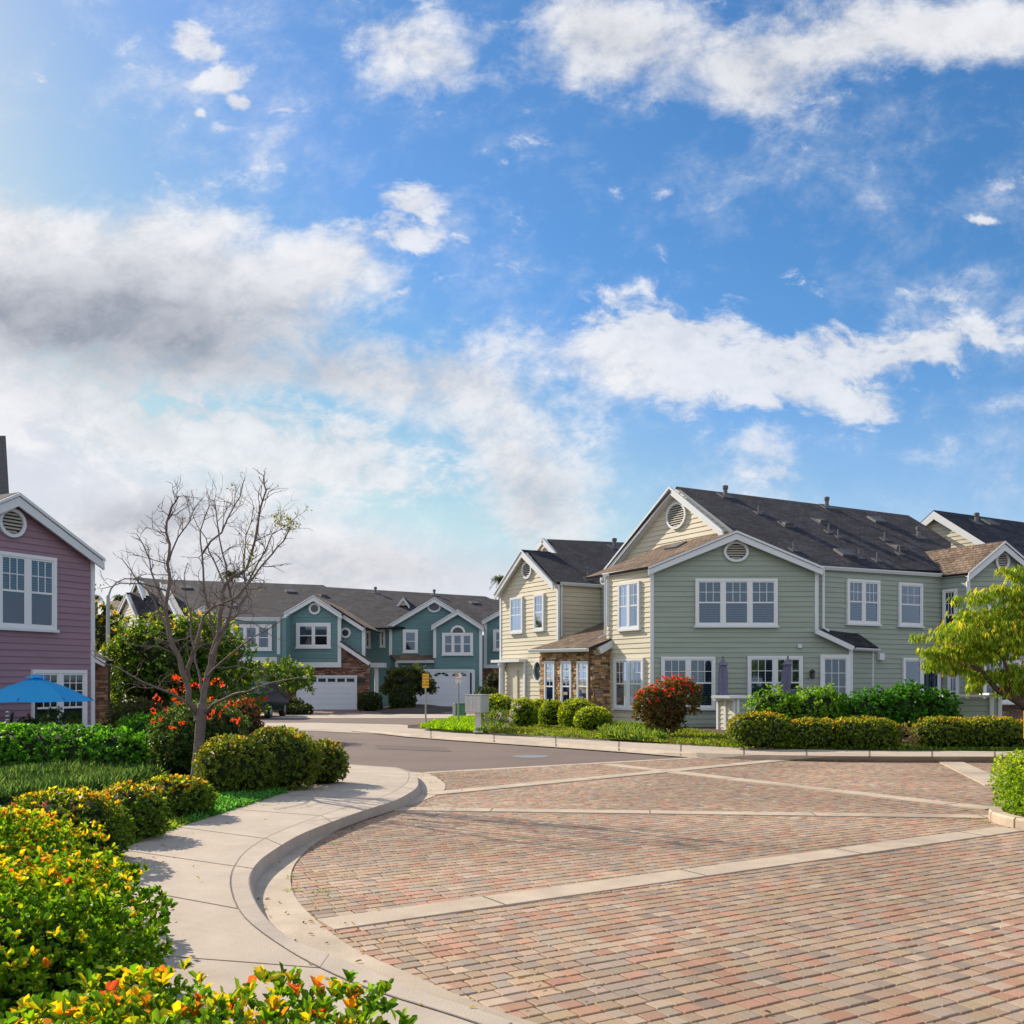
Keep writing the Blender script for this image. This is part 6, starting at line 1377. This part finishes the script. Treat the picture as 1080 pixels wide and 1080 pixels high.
# right-hand tree with drooping yellow-green leaves
Y = 25.0
def V3(pts): return [tp(a, b, Y + d) for a, b, d in pts]
tree('drooping_tree', 'tree with drooping yellow-green leaves at the right edge in front of the sage house', [Vector(((1112 - HX) / F * Y, Y, .1)), tp(1100, 758, Y), tp(1078, 742, Y), tp(1064, 734, Y), tp(1052, 728, Y)],
     [V3([(1052, 728, 0), (1042, 716, 0), (1034, 706, 0), (1020, 692, .2)]), V3([(1078, 742, 0), (1080, 715, 0), (1082, 690, .3), (1075, 650, .3)]), V3([(1060, 732, 0), (1066, 715, -.2), (1056, 690, -.3), (1040, 660, -.3)]), V3([(1034, 706, 0), (1012, 700, -.2), (995, 690, -.2)]), V3([(1075, 738, 0), (1090, 700, 0), (1094, 640, 0)])],
     [(1045, 655, 40, 18), (1082, 642, 34, 26), (1078, 605, 16, 12), (1012, 668, 32, 16), (1000, 690, 26, 12), (980, 688, 13, 10), (988, 702, 16, 12), (1030, 690, 36, 16), (1068, 680, 34, 20), (1040, 630, 22, 10), (1062, 622, 20, 8), (1075, 712, 24, 14), (1045, 712, 26, 10), (1088, 625, 20, 24), (1010, 705, 16, 8), (1022, 650, 16, 10), (1028, 722, 9, 12), (1060, 600, 8, 4), (1072, 725, 22, 12), (1050, 675, 40, 24), (1075, 660, 30, 26), (968, 672, 8, 7), (1008, 632, 8, 5)], Y, 46, .16,
     [(.12, .22, .015, 3), (.18, .28, .02, 3), (.28, .33, .02, 3)], [(.50, .43, .03, 4), (.52, .36, .03, 1.5), (.34, .38, .03, 4)], wr=.21, cov=1.55, droop=.6, shell=.75, k=6, tipfrom=-.6, tr=.15, dr=.75)

# palms far behind
def palm(label, px, py, rpx, Y, seed):
    c = P(px, py, Y); t = thing('palm_tree', label, 'palm', (c.x, Y, 0), 'far palm trees above the roofs'); mb = MB(); mb.tube([(c.x, Y, 0), (c.x + .2, Y, c.z * .5), c], [.3, .24, .2], 8); mb.build('trunk', MT['barkd'], t)
    rng = np.random.RandomState(seed); R = rpx / F * Y; C = []; D = []; S = []
    for k in range(34):
        a = rng.rand() * 6.28; el = rng.uniform(-.3, 1.3); 
        for j in range(11):
            f = j / 10; el2 = el - 1.5 * f; hx = R * f * math.cos(el * .6); z = R * (f * math.sin(el) - f * f * .75)
            p = np.array([c.x + hx * math.cos(a), c.y + hx * math.sin(a), c.z + z])
            tn = np.array([math.cos(a) * .8, math.sin(a) * .8, math.sin(el2)])
            for s in (-1, 1): C.append(p); sd_v = np.array([-math.sin(a), math.cos(a), -.35]) * s; D.append(tn * .6 + sd_v); S.append(np.cross(tn, sd_v))
    C = np.array(C); D = unit(np.array(D)); S = unit(np.cross(D, rng.normal(size=D.shape))); leaf_mesh('crown', C, D, S, np.full(len(C), R * .34), np.full(len(C), R * .06), pick([(.04, .06, .025, 3), (.07, .08, .03, 1)], len(C), rng), MT['leaf'], None, t, six=False)
palm('far palm tree showing above the roof next to the cream house gable', 527, 611, 10, 115, 1)
palm('far palm tree showing above the teal roof behind the bare tree', 243, 605, 12, 110, 2)
palm('far palm tree just left of the street lamp arm', 101, 630, 7, 120, 3)
palm('far palm tree between the street lamp and the teal roof', 126, 631, 9, 125, 4)

# ---- bare tree, traced limbs with grown twigs
def bare_tree():
    Y0 = 15.5; rng = random.Random(8); base = P(207, 826, Y0); base.z = .1
    t = thing('bare_tree', 'nearly leafless tree with pale bark beside the footway on the left', 'tree', tuple(base))
    Z = lambda a, b: (a / 3 + 100, b / 3 + 484)
    mb = MB(); lf = []
    mb.tube([P(206.5, 828, Y0), P(208, 815, Y0), P(209.5, 795, Y0), P(211, 770, Y0), P(212.5, 752, Y0), P(213, 742, Y0)], [.125, .098, .088, .082, .085, .07], 12)
    limbs = [([(325, 830), (312, 795), (298, 765), (287, 700), (270, 640), (245, 590), (235, 540), (222, 480), (232, 400), (232, 330), (235, 270), (225, 200), (240, 150), (268, 120)], .062, -.6),
             ([(338, 810), (345, 740), (355, 680), (372, 620), (390, 560), (400, 500), (405, 440), (412, 400), (440, 370), (480, 350), (505, 260), (522, 170), (542, 100), (532, 55)], .06, .3),
             ([(350, 700), (380, 640), (385, 570), (362, 480), (345, 400), (340, 300), (330, 230), (362, 150)], .034, .9),
             ([(296, 690), (305, 640), (322, 590), (345, 500), (372, 470), (450, 440), (500, 380), (560, 300), (600, 260), (625, 190)], .036, -.9),
             ([(322, 805), (290, 770), (200, 722), (120, 690), (50, 652), (0, 628)], .03, -1.2), ([(345, 805), (375, 775), (440, 742), (480, 735), (560, 708), (650, 692)], .034, -1.4),
             ([(345, 760), (335, 700), (318, 640), (305, 560), (300, 480), (285, 400), (290, 330)], .026, 1.2), ([(240, 570), (190, 450), (140, 385), (85, 320)], .022, .2),
             ([(372, 620), (412, 540), (432, 460), (420, 380), (402, 300), (386, 200), (380, 130)], .03, .5), ([(355, 690), (400, 640), (500, 560), (600, 505)], .02, -.8),
             ([(392, 550), (450, 490), (482, 430), (470, 330), (480, 240), (500, 150)], .024, .9), ([(262, 620), (200, 592), (110, 588)], .016, -1.0), ([(225, 470), (180, 360), (160, 280), (135, 240)], .018, .8),
             ([(232, 330), (260, 250), (300, 200), (330, 140)], .016, -.5), ([(455, 440), (520, 330), (560, 240), (620, 200)], .018, .4), ([(340, 300), (400, 230), (440, 150), (470, 80)], .018, -.4), ([(385, 660), (450, 658), (500, 665)], .014, -.6),
             ([(400, 500), (500, 520), (560, 560)], .012, .6), ([(410, 400), (380, 330), (350, 250), (310, 180)], .016, .7), ([(235, 420), (150, 395), (80, 395), (20, 410)], .013, -1.1)]
    def grow(p, d, L, r, dep):
        if p.z > 4.75: L *= .45
        if p.x < -5.9 or p.x > -3.6: L *= .6
        pts = [p.copy()]; seg = 4; rs = [r]; q = p.copy(); dd = d.copy()
        for i in range(seg):
            dd = (dd + Vector((rng.gauss(0, .28), rng.gauss(0, .28), rng.gauss(.06, .25)))).normalized(); q = q + dd * L / seg; pts.append(q.copy()); rs.append(r * (1 - .18 * (i + 1)))
            if dep > 0 and rng.random() < .75:
                ax = Vector((rng.gauss(0, 1), rng.gauss(0, 1), rng.gauss(.2, 1))).normalized(); nd = (dd + ax * .95).normalized(); grow(q, nd, L * rng.uniform(.45, .75), r * .62, dep - 1)
        mb.tube(pts, rs, 4, cap=False)
        if dep == 0 and (rng.random() < .012): lf.append(q)
    for pts, r, dy in limbs:
        n = len(pts); path = []; px = [Z(*q) for q in pts]
        for i in range(n): f = i / (n - 1); path.append(P(px[i][0], px[i][1], Y0 + dy * f))
        # subdivide and roughen
        fine = [path[0]]
        for i in range(n - 1):
            for s in (.5, 1.0): fine.append(path[i].lerp(path[i + 1], s) + Vector((rng.gauss(0, .012), rng.gauss(0, .03), rng.gauss(0, .012))) * (1 if s < 1 else .6))
        m = len(fine); rr = [r * .88 * (1 - .86 * (i / (m - 1)) ** .8) + .0035 for i in range(m)]
        mb.tube(fine, rr, 8 if r > .03 else 6, cap=False)
        low = pts[-1][1] > 480
        for i in range(2, m):
            for _ in range(2):
                if pts[0][1] > 700 and i < m * .32: continue
                if rng.random() < (.72 if not low else .32):
                    d = (fine[i] - fine[i - 1]).normalized(); ax = Vector((rng.gauss(0, 1), rng.gauss(0, .8), rng.gauss(.35, .8))).normalized()
                    grow(fine[i], (d * .8 + ax).normalized(), rng.uniform(.22, .5) * (1 if not low else .7), min(rr[i] * .55, .0085) + .001, 2 if rng.random() < .55 else 1)
    mb.build('trunk', MT['bark'], t, smooth=True)
    g = np.random.RandomState(3); pts = [np.array(q) for q in lf] + [np.array(P(298 + g.uniform(-9, 16), 548 + g.uniform(-6, 14), 15 + g.uniform(-.5, .3))) for _ in range(26)] + [np.array(P(262 + g.uniform(-6, 8), 575 + g.uniform(-8, 30), 15.6)) for _ in range(14)]
    C = np.repeat(np.array(pts), 7, 0) + g.normal(size=(len(pts) * 7, 3)) * .04; D = unit(g.normal(size=C.shape) + [0, 0, -.3]); S = unit(np.cross(D, g.normal(size=C.shape)))
    leaf_mesh('leaves', C, D, S, g.uniform(.04, .08, len(C)), g.uniform(.015, .026, len(C)), pick([(.16, .14, .03, 2), (.1, .12, .02, 2)], len(C), g), MT['leaf'], None, t, six=False)
bare_tree()
# pale boulder behind the clump
mb = MB(); c = P(262, 776, 18.4); mb.lathe((c.x, c.y, c.z - .25), [(.32, 0), (.36, .1), (.28, .2), (.12, .25)], 9); o = mb.build('boulder', MT['conc']); tag(o, 'pale flat boulder behind the olive shrubs', 'boulder')
# small stray weeds on paving

def litter(name, label, n, region, cols, size, seed, z=.016):
    g = np.random.RandomState(seed); pts = []
    while len(pts) < n:
        a = region[g.randint(len(region))]; q = a + g.normal(size=2) * (.35, .35); pts.append((q[0], q[1]))
    C = np.column_stack([np.array(pts), np.full(n, z)]); D = unit(np.column_stack([g.normal(size=(n, 2)), g.uniform(0, .35, n)])); S = unit(np.cross(D, np.array([0, 0, 1.]) + g.normal(size=(n, 3)) * .3))
    o = leaf_mesh(name, C, D, S, size * g.uniform(.5, 1.2, n), size * .5 * g.uniform(.6, 1.1, n), pick(cols, n, g), MT['leaf'], six=True, curl=.25)
    tag(o, label, 'leaves', None, 'stuff')
gut = [np.array([p.x, p.y]) for p in [G(*d, 0).lerp(G(*c_, 0), .3) for _, _, c_, d, _ in ST[::3]]]
litter('fallen_leaves', 'small dry leaves blown against the kerb and over the paving edge', 170, gut, [(.22, .13, .04, 3), (.3, .2, .05, 2), (.12, .07, .03, 2)], .04, 31, .018)
wlk = [np.array([p.x, p.y]) for p in [G(*a, h_).lerp(G(*b, h_), .15) for a, b, _, _, h_ in ST[14:44:2]]]
litter('dropped_leaves', 'few small leaves dropped on the footway beside the yellow-topped shrubs', 90, wlk, [(.3, .2, .04, 3), (.2, .16, .04, 2), (.1, .14, .03, 1)], .035, 32, .137)
wd = [np.array([p.x, p.y]) for p in [G(*q, 0) for q in [(308, 940), (306, 925), (385, 862), (355, 890), (340, 941), (1020, 864), (1038, 868)]]]
C = []; g = np.random.RandomState(9)
for a in wd: C += [(a[0] + g.normal() * .03, a[1] + g.normal() * .03, .002) for _ in range(26)]
C = np.array(C); D = unit(np.column_stack([g.normal(size=(len(C), 2)) * .7, np.ones(len(C))])); S = unit(np.cross(D, g.normal(size=D.shape)))
o = leaf_mesh('weeds', C, D, S, g.uniform(.015, .035, len(C)), g.uniform(.006, .012, len(C)), pick([(.12, .2, .04, 3), (.2, .22, .06, 2)], len(C), g), MT['leaf'], six=False); tag(o, 'small weeds growing in the paving joints', 'weeds', None, 'stuff')
